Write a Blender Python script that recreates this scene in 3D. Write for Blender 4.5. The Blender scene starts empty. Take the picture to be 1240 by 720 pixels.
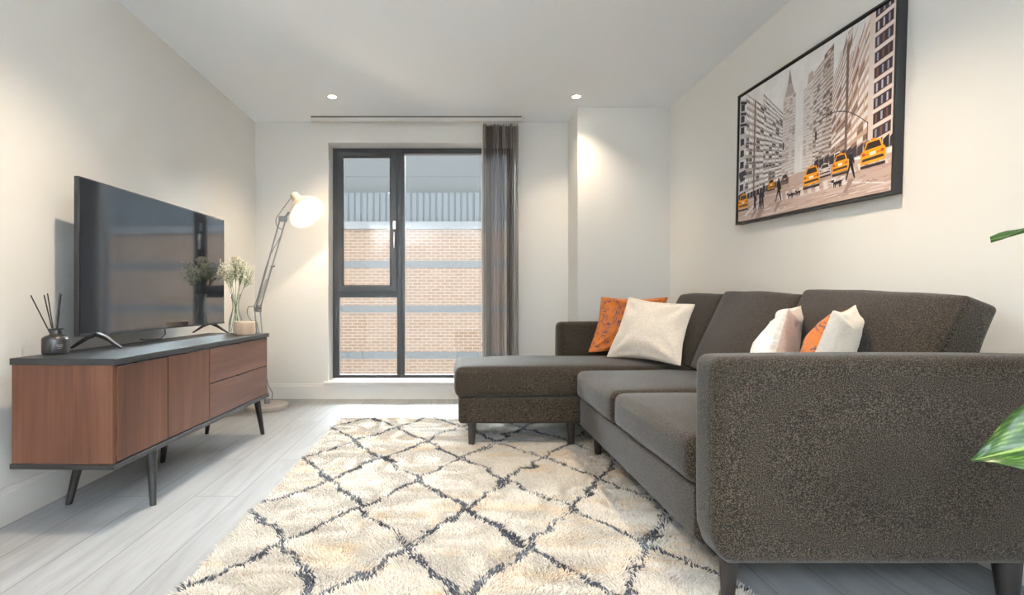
import bpy, math, random
import numpy as np
from mathutils import Vector, Matrix, noise as mnoise

random.seed(7)
RNG = np.random.default_rng(11)
SC = bpy.context.scene
COL = SC.collection
PI = math.pi

# ------------------------------------------------------------------ materials
def new_mat(name):
    m = bpy.data.materials.new(name); m.use_nodes = True
    nt = m.node_tree; nt.nodes.clear()
    out = nt.nodes.new('ShaderNodeOutputMaterial')
    return m, nt, out

def N(nt, kind, **kw):
    n = nt.nodes.new(kind)
    for k, v in kw.items():
        if k in n.inputs.keys(): n.inputs[k].default_value = v
        else: setattr(n, k, v)
    return n

def L(nt, a, ao, b, bi): nt.links.new(a.outputs[ao], b.inputs[bi])

def ramp(nt, stops):
    r = nt.nodes.new('ShaderNodeValToRGB'); cr = r.color_ramp
    while len(cr.elements) > 1: cr.elements.remove(cr.elements[-1])
    cr.elements[0].position = stops[0][0]; cr.elements[0].color = (*stops[0][1], 1)
    for p, c in stops[1:]:
        e = cr.elements.new(p); e.color = (*c, 1)
    return r

def plain(name, col, rough=.5, metal=0., spec=.5, bump=None, emit=None, coat=0., sheen=0.):
    m, nt, out = new_mat(name)
    b = N(nt, 'ShaderNodeBsdfPrincipled')
    b.inputs['Base Color'].default_value = (*col, 1)
    b.inputs['Roughness'].default_value = rough
    b.inputs['Metallic'].default_value = metal
    b.inputs['Specular IOR Level'].default_value = spec
    b.inputs['Coat Weight'].default_value = coat
    b.inputs['Sheen Weight'].default_value = sheen
    if emit:
        b.inputs['Emission Color'].default_value = (*emit[0], 1); b.inputs['Emission Strength'].default_value = emit[1]
    if bump:
        tc = N(nt, 'ShaderNodeTexCoord'); no = N(nt, 'ShaderNodeTexNoise'); no.inputs['Scale'].default_value = bump[0]
        no.inputs['Detail'].default_value = 4
        bp = N(nt, 'ShaderNodeBump'); bp.inputs['Strength'].default_value = bump[1]; bp.inputs['Distance'].default_value = bump[2]
        L(nt, tc, 'Object', no, 'Vector'); L(nt, no, 'Fac', bp, 'Height'); L(nt, bp, 'Normal', b, 'Normal')
    L(nt, b, 'BSDF', out, 'Surface')
    return m

def thin_glass(name, tint=(.97, .985, .98), refl=1.0, rough=0.0):
    m, nt, out = new_mat(name)
    t = N(nt, 'ShaderNodeBsdfTransparent'); t.inputs['Color'].default_value = (*tint, 1)
    g = N(nt, 'ShaderNodeBsdfGlossy'); g.inputs['Roughness'].default_value = rough
    f = N(nt, 'ShaderNodeFresnel'); f.inputs['IOR'].default_value = 1.45
    mu = N(nt, 'ShaderNodeMath', operation='MULTIPLY'); mu.inputs[1].default_value = refl
    mx = N(nt, 'ShaderNodeMixShader')
    L(nt, f, 'Fac', mu, 0); L(nt, mu, 'Value', mx, 'Fac'); L(nt, t, 'BSDF', mx, 1); L(nt, g, 'BSDF', mx, 2)
    L(nt, mx, 'Shader', out, 'Surface')
    return m

def tweed(name, dark, mid, light, sc=330.):
    m, nt, out = new_mat(name)
    tc = N(nt, 'ShaderNodeTexCoord')
    n1 = N(nt, 'ShaderNodeTexNoise'); n1.inputs['Scale'].default_value = sc; n1.inputs['Detail'].default_value = 2; n1.inputs['Roughness'].default_value = .6
    n2 = N(nt, 'ShaderNodeTexNoise'); n2.inputs['Scale'].default_value = 9; n2.inputs['Detail'].default_value = 3
    r = ramp(nt, [(.38, dark), (.50, mid), (.63, light)])
    hs = N(nt, 'ShaderNodeMixRGB', blend_type='MULTIPLY'); hs.inputs['Fac'].default_value = .35
    r2 = ramp(nt, [(.3, (.75, .72, .7)), (.7, (1.1, 1.1, 1.12))])
    b = N(nt, 'ShaderNodeBsdfPrincipled'); b.inputs['Roughness'].default_value = .92; b.inputs['Specular IOR Level'].default_value = .2
    b.inputs['Sheen Weight'].default_value = .15; b.inputs['Sheen Roughness'].default_value = .5
    bp = N(nt, 'ShaderNodeBump'); bp.inputs['Strength'].default_value = .5; bp.inputs['Distance'].default_value = .002
    for n in (n1, n2): L(nt, tc, 'Object', n, 'Vector')
    L(nt, n1, 'Fac', r, 'Fac'); L(nt, n2, 'Fac', r2, 'Fac'); L(nt, r, 'Color', hs, 1); L(nt, r2, 'Color', hs, 2)
    L(nt, hs, 'Color', b, 'Base Color'); L(nt, n1, 'Fac', bp, 'Height'); L(nt, bp, 'Normal', b, 'Normal'); L(nt, b, 'BSDF', out, 'Surface')
    return m

def wood(name, c1, c2, c3, axis, rough=.38, boards=None):
    """walnut veneer: grain runs along axis ('z' or 'y')"""
    m, nt, out = new_mat(name)
    tc = N(nt, 'ShaderNodeTexCoord')
    mp = N(nt, 'ShaderNodeMapping')
    mp.inputs['Scale'].default_value = {'z': (9, 9, .8), 'y': (9, .8, 9)}[axis]
    n1 = N(nt, 'ShaderNodeTexNoise'); n1.inputs['Scale'].default_value = 1.3; n1.inputs['Detail'].default_value = 5; n1.inputs['Distortion'].default_value = .6
    mp2 = N(nt, 'ShaderNodeMapping'); mp2.inputs['Scale'].default_value = {'z': (160, 160, 3), 'y': (160, 3, 160)}[axis]
    n2 = N(nt, 'ShaderNodeTexNoise'); n2.inputs['Scale'].default_value = 1; n2.inputs['Detail'].default_value = 4
    r = ramp(nt, [(.3, c1), (.5, c2), (.72, c3)])
    r2 = ramp(nt, [(.35, (.72, .7, .68)), (.6, (1, 1, 1))])
    mx = N(nt, 'ShaderNodeMixRGB', blend_type='MULTIPLY'); mx.inputs['Fac'].default_value = .7
    b = N(nt, 'ShaderNodeBsdfPrincipled'); b.inputs['Roughness'].default_value = rough; b.inputs['Specular IOR Level'].default_value = .35
    L(nt, tc, 'Object', mp, 'Vector'); L(nt, mp, 'Vector', n1, 'Vector'); L(nt, tc, 'Object', mp2, 'Vector'); L(nt, mp2, 'Vector', n2, 'Vector')
    L(nt, n1, 'Fac', r, 'Fac'); L(nt, n2, 'Fac', r2, 'Fac'); L(nt, r, 'Color', mx, 1); L(nt, r2, 'Color', mx, 2)
    L(nt, mx, 'Color', b, 'Base Color'); L(nt, b, 'BSDF', out, 'Surface')
    return m

def floor_mat():
    m, nt, out = new_mat('grey_oak_planks')
    tc = N(nt, 'ShaderNodeTexCoord')
    sp = N(nt, 'ShaderNodeSeparateXYZ'); cb = N(nt, 'ShaderNodeCombineXYZ')
    L(nt, tc, 'Object', sp, 'Vector'); L(nt, sp, 'Y', cb, 'X'); L(nt, sp, 'X', cb, 'Y')
    br = N(nt, 'ShaderNodeTexBrick'); br.offset = .37; br.offset_frequency = 2; br.squash = 1
    br.inputs['Color1'].default_value = (0, 0, 0, 1); br.inputs['Color2'].default_value = (1, 1, 1, 1); br.inputs['Mortar'].default_value = (.5, .5, .5, 1)
    br.inputs['Scale'].default_value = 1; br.inputs['Mortar Size'].default_value = .0016; br.inputs['Mortar Smooth'].default_value = .3
    br.inputs['Brick Width'].default_value = 1.38; br.inputs['Row Height'].default_value = .19; br.inputs['Bias'].default_value = 0
    L(nt, cb, 'Vector', br, 'Vector')
    # grain, shifted per board
    mp = N(nt, 'ShaderNodeMapping'); mp.inputs['Scale'].default_value = (1.1, 11, 1)
    ad = N(nt, 'ShaderNodeVectorMath', operation='ADD')
    sc = N(nt, 'ShaderNodeVectorMath', operation='SCALE'); sc.inputs['Scale'].default_value = 7.0
    L(nt, br, 'Color', sc, 0); L(nt, cb, 'Vector', ad, 0); L(nt, sc, 'Vector', ad, 1); L(nt, ad, 'Vector', mp, 'Vector')
    n1 = N(nt, 'ShaderNodeTexNoise'); n1.inputs['Scale'].default_value = 1.6; n1.inputs['Detail'].default_value = 6; n1.inputs['Distortion'].default_value = .8
    L(nt, mp, 'Vector', n1, 'Vector')
    mp2 = N(nt, 'ShaderNodeMapping'); mp2.inputs['Scale'].default_value = (6, 110, 1)
    n2 = N(nt, 'ShaderNodeTexNoise'); n2.inputs['Scale'].default_value = 1; n2.inputs['Detail'].default_value = 3
    L(nt, ad, 'Vector', mp2, 'Vector'); L(nt, mp2, 'Vector', n2, 'Vector')
    r = ramp(nt, [(.25, (.255, .26, .268)), (.5, (.318, .325, .335)), (.75, (.365, .373, .384))])
    r2 = ramp(nt, [(.35, (.93, .928, .925)), (.6, (1, 1, 1))])
    L(nt, n1, 'Fac', r, 'Fac'); L(nt, n2, 'Fac', r2, 'Fac')
    m1 = N(nt, 'ShaderNodeMixRGB', blend_type='MULTIPLY'); m1.inputs['Fac'].default_value = 1
    L(nt, r, 'Color', m1, 1); L(nt, r2, 'Color', m1, 2)
    r3 = ramp(nt, [(0, (.9, .9, .9)), (1, (1.06, 1.06, 1.06))])
    L(nt, br, 'Color', r3, 'Fac')
    m2 = N(nt, 'ShaderNodeMixRGB', blend_type='MULTIPLY'); m2.inputs['Fac'].default_value = 1
    L(nt, m1, 'Color', m2, 1); L(nt, r3, 'Color', m2, 2)
    m3 = N(nt, 'ShaderNodeMixRGB', blend_type='MIX'); m3.inputs[2].default_value = (.10, .10, .10, 1)
    L(nt, br, 'Fac', m3, 'Fac'); L(nt, m2, 'Color', m3, 1)
    b = N(nt, 'ShaderNodeBsdfPrincipled'); b.inputs['Roughness'].default_value = .42; b.inputs['Specular IOR Level'].default_value = .5
    bp = N(nt, 'ShaderNodeBump'); bp.inputs['Strength'].default_value = .25; bp.inputs['Distance'].default_value = .002; bp.invert = True
    L(nt, br, 'Fac', bp, 'Height'); L(nt, bp, 'Normal', b, 'Normal')
    L(nt, m3, 'Color', b, 'Base Color'); L(nt, b, 'BSDF', out, 'Surface')
    return m

def brick_mat():
    m, nt, out = new_mat('pale_brick')
    tc = N(nt, 'ShaderNodeTexCoord')
    sp = N(nt, 'ShaderNodeSeparateXYZ'); cb = N(nt, 'ShaderNodeCombineXYZ')
    L(nt, tc, 'Object', sp, 'Vector'); L(nt, sp, 'X', cb, 'X'); L(nt, sp, 'Z', cb, 'Y')
    br = N(nt, 'ShaderNodeTexBrick')
    br.inputs['Color1'].default_value = (.150, .092, .060, 1); br.inputs['Color2'].default_value = (.172, .112, .078, 1); br.inputs['Mortar'].default_value = (.225, .19, .16, 1)
    br.inputs['Scale'].default_value = 1; br.inputs['Mortar Size'].default_value = .009; br.inputs['Brick Width'].default_value = .225; br.inputs['Row Height'].default_value = .075
    L(nt, cb, 'Vector', br, 'Vector')
    b = N(nt, 'ShaderNodeBsdfPrincipled'); b.inputs['Roughness'].default_value = .9
    L(nt, br, 'Color', b, 'Base Color'); L(nt, b, 'BSDF', out, 'Surface')
    return m

def attr_mat(name, attr, rough=.8, sheen=0., spec=.3):
    m, nt, out = new_mat(name)
    a = N(nt, 'ShaderNodeAttribute'); a.attribute_name = attr
    b = N(nt, 'ShaderNodeBsdfPrincipled'); b.inputs['Roughness'].default_value = rough; b.inputs['Sheen Weight'].default_value = sheen
    b.inputs['Specular IOR Level'].default_value = spec
    L(nt, a, 'Color', b, 'Base Color'); L(nt, b, 'BSDF', out, 'Surface')
    return m

def orange_print():
    m, nt, out = new_mat('orange_paisley')
    tc = N(nt, 'ShaderNodeTexCoord')
    nz = N(nt, 'ShaderNodeTexNoise'); nz.inputs['Scale'].default_value = 14; nz.inputs['Detail'].default_value = 2
    mxv = N(nt, 'ShaderNodeMixRGB'); mxv.inputs['Fac'].default_value = .07
    vo = N(nt, 'ShaderNodeTexVoronoi'); vo.inputs['Scale'].default_value = 6
    L(nt, tc, 'UV', nz, 'Vector'); L(nt, tc, 'UV', mxv, 1); L(nt, nz, 'Color', mxv, 2); L(nt, mxv, 'Color', vo, 'Vector')
    mu = N(nt, 'ShaderNodeMath', operation='MULTIPLY'); mu.inputs[1].default_value = 38
    si = N(nt, 'ShaderNodeMath', operation='SINE')
    L(nt, vo, 'Distance', mu, 0); L(nt, mu, 'Value', si, 0)
    n3 = N(nt, 'ShaderNodeTexNoise'); n3.inputs['Scale'].default_value = 9; n3.inputs['Detail'].default_value = 3
    L(nt, tc, 'UV', n3, 'Vector')
    ad = N(nt, 'ShaderNodeMath', operation='MULTIPLY_ADD'); ad.inputs[1].default_value = 3.0; ad.inputs[2].default_value = -1.0; ad.use_clamp = True
    L(nt, n3, 'Fac', ad, 0)
    hf = N(nt, 'ShaderNodeMath', operation='MULTIPLY_ADD'); hf.inputs[1].default_value = .5; hf.inputs[2].default_value = .5; L(nt, si, 'Value', hf, 0)
    sm = N(nt, 'ShaderNodeMath', operation='MULTIPLY'); L(nt, hf, 'Value', sm, 0); L(nt, ad, 'Value', sm, 1)
    rp = ramp(nt, [(.0, (.50, .135, .008)), (.40, (.45, .115, .008)), (.52, (.10, .04, .06)), (1, (.06, .035, .085))])
    L(nt, sm, 'Value', rp, 'Fac')
    b = N(nt, 'ShaderNodeBsdfPrincipled'); b.inputs['Roughness'].default_value = .7; b.inputs['Sheen Weight'].default_value = .1
    L(nt, rp, 'Color', b, 'Base Color'); L(nt, b, 'BSDF', out, 'Surface')
    return m

def cloth(name, c1, c2, sc=60, rough=.6, sheen=.3):
    m, nt, out = new_mat(name)
    tc = N(nt, 'ShaderNodeTexCoord')
    n1 = N(nt, 'ShaderNodeTexNoise'); n1.inputs['Scale'].default_value = sc; n1.inputs['Detail'].default_value = 5
    mp = N(nt, 'ShaderNodeMapping'); mp.inputs['Scale'].default_value = (1, 1, 2.4)
    r = ramp(nt, [(.35, c1), (.65, c2)])
    b = N(nt, 'ShaderNodeBsdfPrincipled'); b.inputs['Roughness'].default_value = rough; b.inputs['Sheen Weight'].default_value = sheen
    bp = N(nt, 'ShaderNodeBump'); bp.inputs['Strength'].default_value = .25; bp.inputs['Distance'].default_value = .003
    L(nt, tc, 'Object', mp, 'Vector'); L(nt, mp, 'Vector', n1, 'Vector'); L(nt, n1, 'Fac', r, 'Fac'); L(nt, r, 'Color', b, 'Base Color')
    L(nt, n1, 'Fac', bp, 'Height'); L(nt, bp, 'Normal', b, 'Normal'); L(nt, b, 'BSDF', out, 'Surface')
    return m

def leaf_mat():
    m, nt, out = new_mat('leaf_green')
    tc = N(nt, 'ShaderNodeTexCoord'); sp = N(nt, 'ShaderNodeSeparateXYZ'); L(nt, tc, 'UV', sp, 'Vector')
    ab = N(nt, 'ShaderNodeMath', operation='ABSOLUTE'); sb = N(nt, 'ShaderNodeMath', operation='SUBTRACT'); sb.inputs[1].default_value = .5
    L(nt, sp, 'Y', sb, 0); L(nt, sb, 'Value', ab, 0)
    k = N(nt, 'ShaderNodeMath', operation='MULTIPLY_ADD'); k.inputs[1].default_value = -1.2; L(nt, ab, 'Value', k, 0); L(nt, sp, 'X', k, 2)
    w = N(nt, 'ShaderNodeMath', operation='MULTIPLY'); w.inputs[1].default_value = 70; L(nt, k, 'Value', w, 0)
    s = N(nt, 'ShaderNodeMath', operation='SINE'); L(nt, w, 'Value', s, 0)
    nz = N(nt, 'ShaderNodeTexNoise'); nz.inputs['Scale'].default_value = 7; nz.inputs['Detail'].default_value = 3; L(nt, tc, 'UV', nz, 'Vector')
    ma = N(nt, 'ShaderNodeMath', operation='MULTIPLY_ADD'); ma.inputs[1].default_value = .08; L(nt, s, 'Value', ma, 0); L(nt, nz, 'Fac', ma, 2)
    r = ramp(nt, [(.3, (.010, .040, .007)), (.5, (.030, .085, .014)), (.66, (.085, .16, .028)), (.78, (.30, .36, .13))])
    L(nt, ma, 'Value', r, 'Fac')
    rm = ramp(nt, [(.0, (.36, .45, .14)), (.03, (.2, .3, .07)), (.045, (0, 0, 0))])
    L(nt, ab, 'Value', rm, 'Fac')
    mx = N(nt, 'ShaderNodeMixRGB', blend_type='LIGHTEN'); mx.inputs['Fac'].default_value = 1; L(nt, r, 'Color', mx, 1); L(nt, rm, 'Color', mx, 2)
    b = N(nt, 'ShaderNodeBsdfPrincipled'); b.inputs['Roughness'].default_value = .3
    L(nt, mx, 'Color', b, 'Base Color')
    tr = N(nt, 'ShaderNodeBsdfTranslucent'); L(nt, mx, 'Color', tr, 'Color')
    ms = N(nt, 'ShaderNodeMixShader'); ms.inputs['Fac'].default_value = .25
    L(nt, b, 'BSDF', ms, 1); L(nt, tr, 'BSDF', ms, 2); L(nt, ms, 'Shader', out, 'Surface')
    return m

def vane_mat():
    m, nt, out = new_mat('blind_fabric')
    d = N(nt, 'ShaderNodeBsdfDiffuse'); d.inputs['Color'].default_value = (.44, .41, .38, 1)
    t = N(nt, 'ShaderNodeBsdfTranslucent'); t.inputs['Color'].default_value = (.5, .48, .46, 1)
    mx = N(nt, 'ShaderNodeMixShader'); mx.inputs['Fac'].default_value = .4
    L(nt, d, 'BSDF', mx, 1); L(nt, t, 'BSDF', mx, 2); L(nt, mx, 'Shader', out, 'Surface')
    return m

def tv_mat():
    m, nt, out = new_mat('tv_glass')
    b = N(nt, 'ShaderNodeBsdfPrincipled'); b.inputs['Base Color'].default_value = (.012, .016, .024, 1); b.inputs['Roughness'].default_value = .06
    b.inputs['IOR'].default_value = 2.3; b.inputs['Specular IOR Level'].default_value = .5; b.inputs['Specular Tint'].default_value = (.86, .93, 1, 1)
    b.inputs['Coat Weight'].default_value = 1; b.inputs['Coat Roughness'].default_value = .05; b.inputs['Coat IOR'].default_value = 1.5
    L(nt, b, 'BSDF', out, 'Surface')
    return m

M = dict(
    wall=plain('wall_paint', (.768, .760, .738), .85, spec=.2, bump=(180, .06, .002)),
    ceiling=plain('ceiling_paint', (.86, .90, .945), .9, spec=.2),
    white=plain('white_gloss', (.82, .81, .79), .45),
    floor=floor_mat(), brick=brick_mat(),
    band=plain('blue_brick', (.092, .096, .10), .85, bump=(12, .5, .02)),
    clad=plain('grey_cladding', (.075, .085, .092), .6), clad2=plain('slate_panels', (.066, .070, .073), .6),
    flash=plain('light_flashing', (.12, .125, .13), .6), asphalt=plain('asphalt', (.2, .2, .2), .9),
    frame=plain('anthracite_frame', (.035, .036, .038), .38), glass=thin_glass('window_glass'),
    gasket=plain('black_gasket', (.015, .015, .015), .6),
    chrome=plain('satin_chrome', (.75, .75, .76), .25, metal=1),
    steel=plain('brushed_steel', (.27, .30, .33), .38, metal=.6),
    walnut_v=wood('walnut_vertical', (.058, .020, .0098), (.098, .036, .0185), (.146, .061, .033), 'z'),
    walnut_h=wood('walnut_horizontal', (.080, .032, .0195), (.132, .057, .036), (.19, .090, .060), 'y'),
    black=plain('black_laminate', (.014, .0145, .016), .40), blackleg=plain('black_lacquer', (.018, .017, .017), .4),
    tvbody=plain('tv_plastic', (.012, .012, .013), .4), tv=tv_mat(), bezel=plain('tv_trim', (.10, .11, .13), .25, metal=.7),
    sofa=tweed('charcoal_tweed', (.004, .0026, .0015), (.019, .0131, .0085), (.09, .067, .046)),
    seam=plain('dark_seam', (.02, .018, .016), .95),
    sofaleg=plain('dark_wood_leg', (.022, .018, .016), .45),
    lamp=plain('beige_enamel', (.56, .49, .43), .4), lamp_in=plain('shade_white', (.9, .88, .84), .5),
    bulb=plain('bulb', (1, .9, .8), .4, emit=((1, .88, .72), 260)),
    lampbase=plain('beige_base', (.47, .44, .41), .5), cord=plain('grey_cord', (.18, .18, .19), .6),
    blind=vane_mat(), rail=plain('blind_rail', (.72, .71, .69), .45),
    lens=plain('downlight_lens', (1, 1, 1), .4, emit=((1, .86, .68), 26)),
    picframe=plain('black_wood_frame', (.012, .012, .012), .42), paint=attr_mat('street_painting', 'paint', .65),
    pile=attr_mat('wool_pile', 'yarn', .95, .25, .1), backing=plain('rug_backing', (.55, .5, .43), .95),
    bottle=plain('black_bottle', (.02, .018, .018), .33), reed=plain('black_reed', (.012, .011, .011), .8), tag=plain('bottle_print', (.3, .3, .3), .5),
    vase=thin_glass('vase_glass', (.98, .995, .99), .5), stem=plain('flower_stem', (.13, .22, .06), .6),
    bloom=plain('cream_bloom', (.88, .84, .70), .8), candle=plain('beige_ceramic', (.60, .46, .34), .55), wax=plain('cream_wax', (.85, .80, .72), .5),
    cream=cloth('cream_woven', (.60, .54, .47), (.70, .645, .58), 70), silk=cloth('pale_shimmer', (.56, .51, .46), (.70, .67, .63), 45, .42, .5),
    tan=cloth('tan_linen', (.66, .58, .48), (.74, .66, .56), 90), rose=cloth('rose_tan', (.60, .47, .38), (.68, .55, .45), 60), orange=orange_print(),
    leaf=leaf_mat(), plantstem=plain('plant_stem', (.10, .19, .04), .5), pot=plain('pot_ceramic', (.6, .58, .55), .5), soil=plain('soil', (.04, .028, .02), .95),
)

# ------------------------------------------------------------------ mesh builder
class MB:
    def __init__(s): s.v, s.f, s.mi, s.uv = [], [], [], {}
    def add(s, vs, fs, mi=0):
        b = len(s.v); s.v.extend([tuple(p) for p in vs])
        for f in fs: s.f.append(tuple(b + i for i in f)); s.mi.append(mi)
        return b
    def box(s, x0, x1, y0, y1, z0, z1, mi=0):
        s.add([(x0, y0, z0), (x1, y0, z0), (x1, y1, z0), (x0, y1, z0), (x0, y0, z1), (x1, y0, z1), (x1, y1, z1), (x0, y1, z1)],
              [(0, 3, 2, 1), (4, 5, 6, 7), (0, 1, 5, 4), (1, 2, 6, 5), (2, 3, 7, 6), (3, 0, 4, 7)], mi); return s
    def lathe(s, prof, n=32, axis=None, mi=0, cap0=True, cap1=True):
        """prof: list of (r, h) along +Z; axis: Matrix"""
        A = axis or Matrix.Identity(4)
        vs, fs = [], []
        for r, h in prof:
            for k in range(n):
                a = 2 * PI * k / n; vs.append(A @ Vector((r * math.cos(a), r * math.sin(a), h)))
        for j in range(len(prof) - 1):
            for k in range(n):
                k2 = (k + 1) % n; fs.append((j * n + k, j * n + k2, (j + 1) * n + k2, (j + 1) * n + k))
        if cap0 and prof[0][0] > 1e-6: fs.append(tuple(reversed(range(n))))
        if cap1 and prof[-1][0] > 1e-6: fs.append(tuple((len(prof) - 1) * n + k for k in range(n)))
        s.add(vs, fs, mi); return s
    def tube(s, pts, r, n=8, mi=0, closed=False):
        pts = [Vector(p) for p in pts]; m = len(pts)
        rs = r if isinstance(r, (list, tuple)) else [r] * m
        up = None; vs, fs = [], []
        for i, p in enumerate(pts):
            a = pts[i - 1] if (i > 0 or closed) else p; b = pts[(i + 1) % m] if (i < m - 1 or closed) else p
            t = (b - a).normalized()
            if up is None:
                up = t.orthogonal().normalized()
            else:
                up = (up - t * up.dot(t)); up = up.normalized() if up.length > 1e-6 else t.orthogonal().normalized()
            w = t.cross(up)
            for k in range(n):
                an = 2 * PI * k / n; vs.append(p + (up * math.cos(an) + w * math.sin(an)) * rs[i])
        last = m if closed else m - 1
        for i in range(last):
            i2 = (i + 1) % m
            for k in range(n):
                k2 = (k + 1) % n; fs.append((i * n + k, i * n + k2, i2 * n + k2, i2 * n + k))
        if not closed: fs.append(tuple(reversed(range(n)))); fs.append(tuple((m - 1) * n + k for k in range(n)))
        s.add(vs, fs, mi); return s
    def build(s, name, mat, parent=None, smooth=None, bevel=0, sub=0):
        me = bpy.data.meshes.new(name); me.from_pydata(s.v, [], s.f)
        for m in (mat if isinstance(mat, (list, tuple)) else [mat]): me.materials.append(m)
        if any(s.mi): me.polygons.foreach_set('material_index', s.mi)
        if s.uv:
            ul = me.uv_layers.new(name='UVMap')
            for lp in me.loops: ul.data[lp.index].uv = s.uv.get(lp.vertex_index, (0, 0))
        if smooth is not None:
            me.polygons.foreach_set('use_smooth', [True] * len(me.polygons))
            if smooth < 180: me.set_sharp_from_angle(angle=math.radians(smooth))
        me.update()
        o = bpy.data.objects.new(name, me); COL.objects.link(o)
        if parent: o.parent = parent
        if bevel:
            b = o.modifiers.new('edge', 'BEVEL'); b.width = bevel; b.segments = 2; b.limit_method = 'ANGLE'; b.harden_normals = False
        return o

def thing(name, label, cat, loc=(0, 0, 0), rz=0., group=None):
    o = bpy.data.objects.new(name, None); COL.objects.link(o); o.empty_display_size = .05
    o.location = loc; o.rotation_euler = (0, 0, rz)
    return tag(o, label, cat, group)
def tag(o, label, cat, group=None):
    o['label'] = label; o['category'] = cat
    if group: o['group'] = group
    return o
def struct(name, mb, mat, **kw):
    o = mb.build(name, mat, **kw); o['kind'] = 'structure'; return o

def soft_box(hx, hy, hz, r, mid=8, cn=4, crown=(0, 0, 0, 0, 0, 0), wob=0., seed=0):
    """rounded upholstery block centred at the origin; crown = outward bulge on -x,+x,-y,+y,-z,+z"""
    def axis(h):
        c = [-h + r * (1 - math.cos(PI / 2 * i / cn)) * 1.0 for i in range(cn + 1)]
        m_ = [(-h + r) + (2 * h - 2 * r) * i / mid for i in range(1, mid)]
        return c + m_ + [-x for x in reversed(c)]
    X, Y, Z = axis(hx), axis(hy), axis(hz); idx, vs, fs = {}, [], []
    H = (hx, hy, hz)
    def vid(i, j, k):
        key = (i, j, k)
        if key not in idx:
            p = Vector((X[i], Y[j], Z[k])); q = Vector([max(-(H[a] - r), min(H[a] - r, p[a])) for a in range(3)])
            d = p - q
            # remap to the sphere
            n_ = Vector([0, 0, 0])
            for a in range(3):
                n_[a] = d[a] / r
            mx = max(abs(c) for c in n_)
            if mx > 0: n_ = n_.normalized() if n_.length > 0 else n_
            p = q + n_ * r
            u = [p[a] / H[a] for a in range(3)]
            for a in range(3):
                b, c = [t for t in range(3) if t != a]
                w = max(0, 1 - u[b] ** 2) * max(0, 1 - u[c] ** 2)
                w = w ** .7
                if u[a] < 0: p[a] -= crown[2 * a] * w * abs(u[a])
                else: p[a] += crown[2 * a + 1] * w * abs(u[a])
            if wob:
                nn = mnoise.noise_vector(p * 5 + Vector((seed * 3.1, seed, 0)))
                p = p + nn * wob
            idx[key] = len(vs); vs.append(p)
        return idx[key]
    nx, ny, nz = len(X) - 1, len(Y) - 1, len(Z) - 1
    for i in range(nx):
        for j in range(ny):
            fs.append((vid(i, j, 0), vid(i, j + 1, 0), vid(i + 1, j + 1, 0), vid(i + 1, j, 0)))
            fs.append((vid(i, j, nz), vid(i + 1, j, nz), vid(i + 1, j + 1, nz), vid(i, j + 1, nz)))
    for i in range(nx):
        for k in range(nz):
            fs.append((vid(i, 0, k), vid(i + 1, 0, k), vid(i + 1, 0, k + 1), vid(i, 0, k + 1)))
            fs.append((vid(i, ny, k), vid(i, ny, k + 1), vid(i + 1, ny, k + 1), vid(i + 1, ny, k)))
    for j in range(ny):
        for k in range(nz):
            fs.append((vid(0, j, k), vid(0, j, k + 1), vid(0, j + 1, k + 1), vid(0, j + 1, k)))
            fs.append((vid(nx, j, k), vid(nx, j + 1, k), vid(nx, j + 1, k + 1), vid(nx, j, k + 1)))
    return vs, fs

def block(x0, x1, y0, y1, z0, z1, r, **kw):
    vs, fs = soft_box((x1 - x0) / 2, (y1 - y0) / 2, (z1 - z0) / 2, r, **kw)
    c = Vector(((x0 + x1) / 2, (y0 + y1) / 2, (z0 + z1) / 2))
    mb = MB(); mb.add([v + c for v in vs], fs); return mb

# ------------------------------------------------------------------ room
XL, XR, YB, YF, H = -1.73, 1.73, 4.448, -3.2, 2.4
T = .3
struct('floor', MB().box(XL - T, XR + T, YF - T, YB + T - .02, -.15, 0), M['floor'])
struct('ceiling', MB().box(XL - T, XR + T, YF - T, YB + T, H, H + .2), M['ceiling'])
struct('wall_left', MB().box(XL - T, XL, YF, YB, 0, H), M['wall'])
struct('wall_right', MB().box(XR, XR + T, YF, YB, 0, H), M['wall'])
struct('wall_front', MB().box(XL - T, XR + T, YF - T, YF, 0, H), M['wall'])
WX0, WX1, WZ0, WZ1 = -1.098, .535, .142, 2.228
def wall_with_hole():
    mb = MB(); xs = [XL - T, WX0, WX1, XR + T]; zs = [0, WZ0, WZ1, H]
    vs = [(x, y, z) for y in (YB, YB + T) for z in zs for x in xs]
    q = lambda y, k, i: y * 16 + k * 4 + i
    fs = []
    for k in range(3):
        for i in range(3):
            if (i, k) == (1, 1): continue
            fs.append((q(0, k, i), q(0, k, i + 1), q(0, k + 1, i + 1), q(0, k + 1, i)))
            fs.append((q(1, k, i), q(1, k + 1, i), q(1, k + 1, i + 1), q(1, k, i + 1)))
    for k in range(3):
        fs.append((q(0, k, 0), q(0, k + 1, 0), q(1, k + 1, 0), q(1, k, 0))); fs.append((q(0, k, 3), q(1, k, 3), q(1, k + 1, 3), q(0, k + 1, 3)))
    for i in range(3):
        fs.append((q(0, 0, i), q(1, 0, i), q(1, 0, i + 1), q(0, 0, i + 1))); fs.append((q(0, 3, i), q(0, 3, i + 1), q(1, 3, i + 1), q(1, 3, i)))
    fs += [(q(0, 1, 1), q(0, 1, 2), q(1, 1, 2), q(1, 1, 1)), (q(0, 2, 1), q(1, 2, 1), q(1, 2, 2), q(0, 2, 2)),
           (q(0, 1, 1), q(1, 1, 1), q(1, 2, 1), q(0, 2, 1)), (q(0, 1, 2), q(0, 2, 2), q(1, 2, 2), q(1, 1, 2))]
    mb.add(vs, fs); return mb
struct('wall_back', wall_with_hole(), M['wall'])
PX, PY = .99, 4.103
struct('wall_pillar', MB().box(PX, XR, PY, YB, 0, H), M['wall'])

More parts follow.
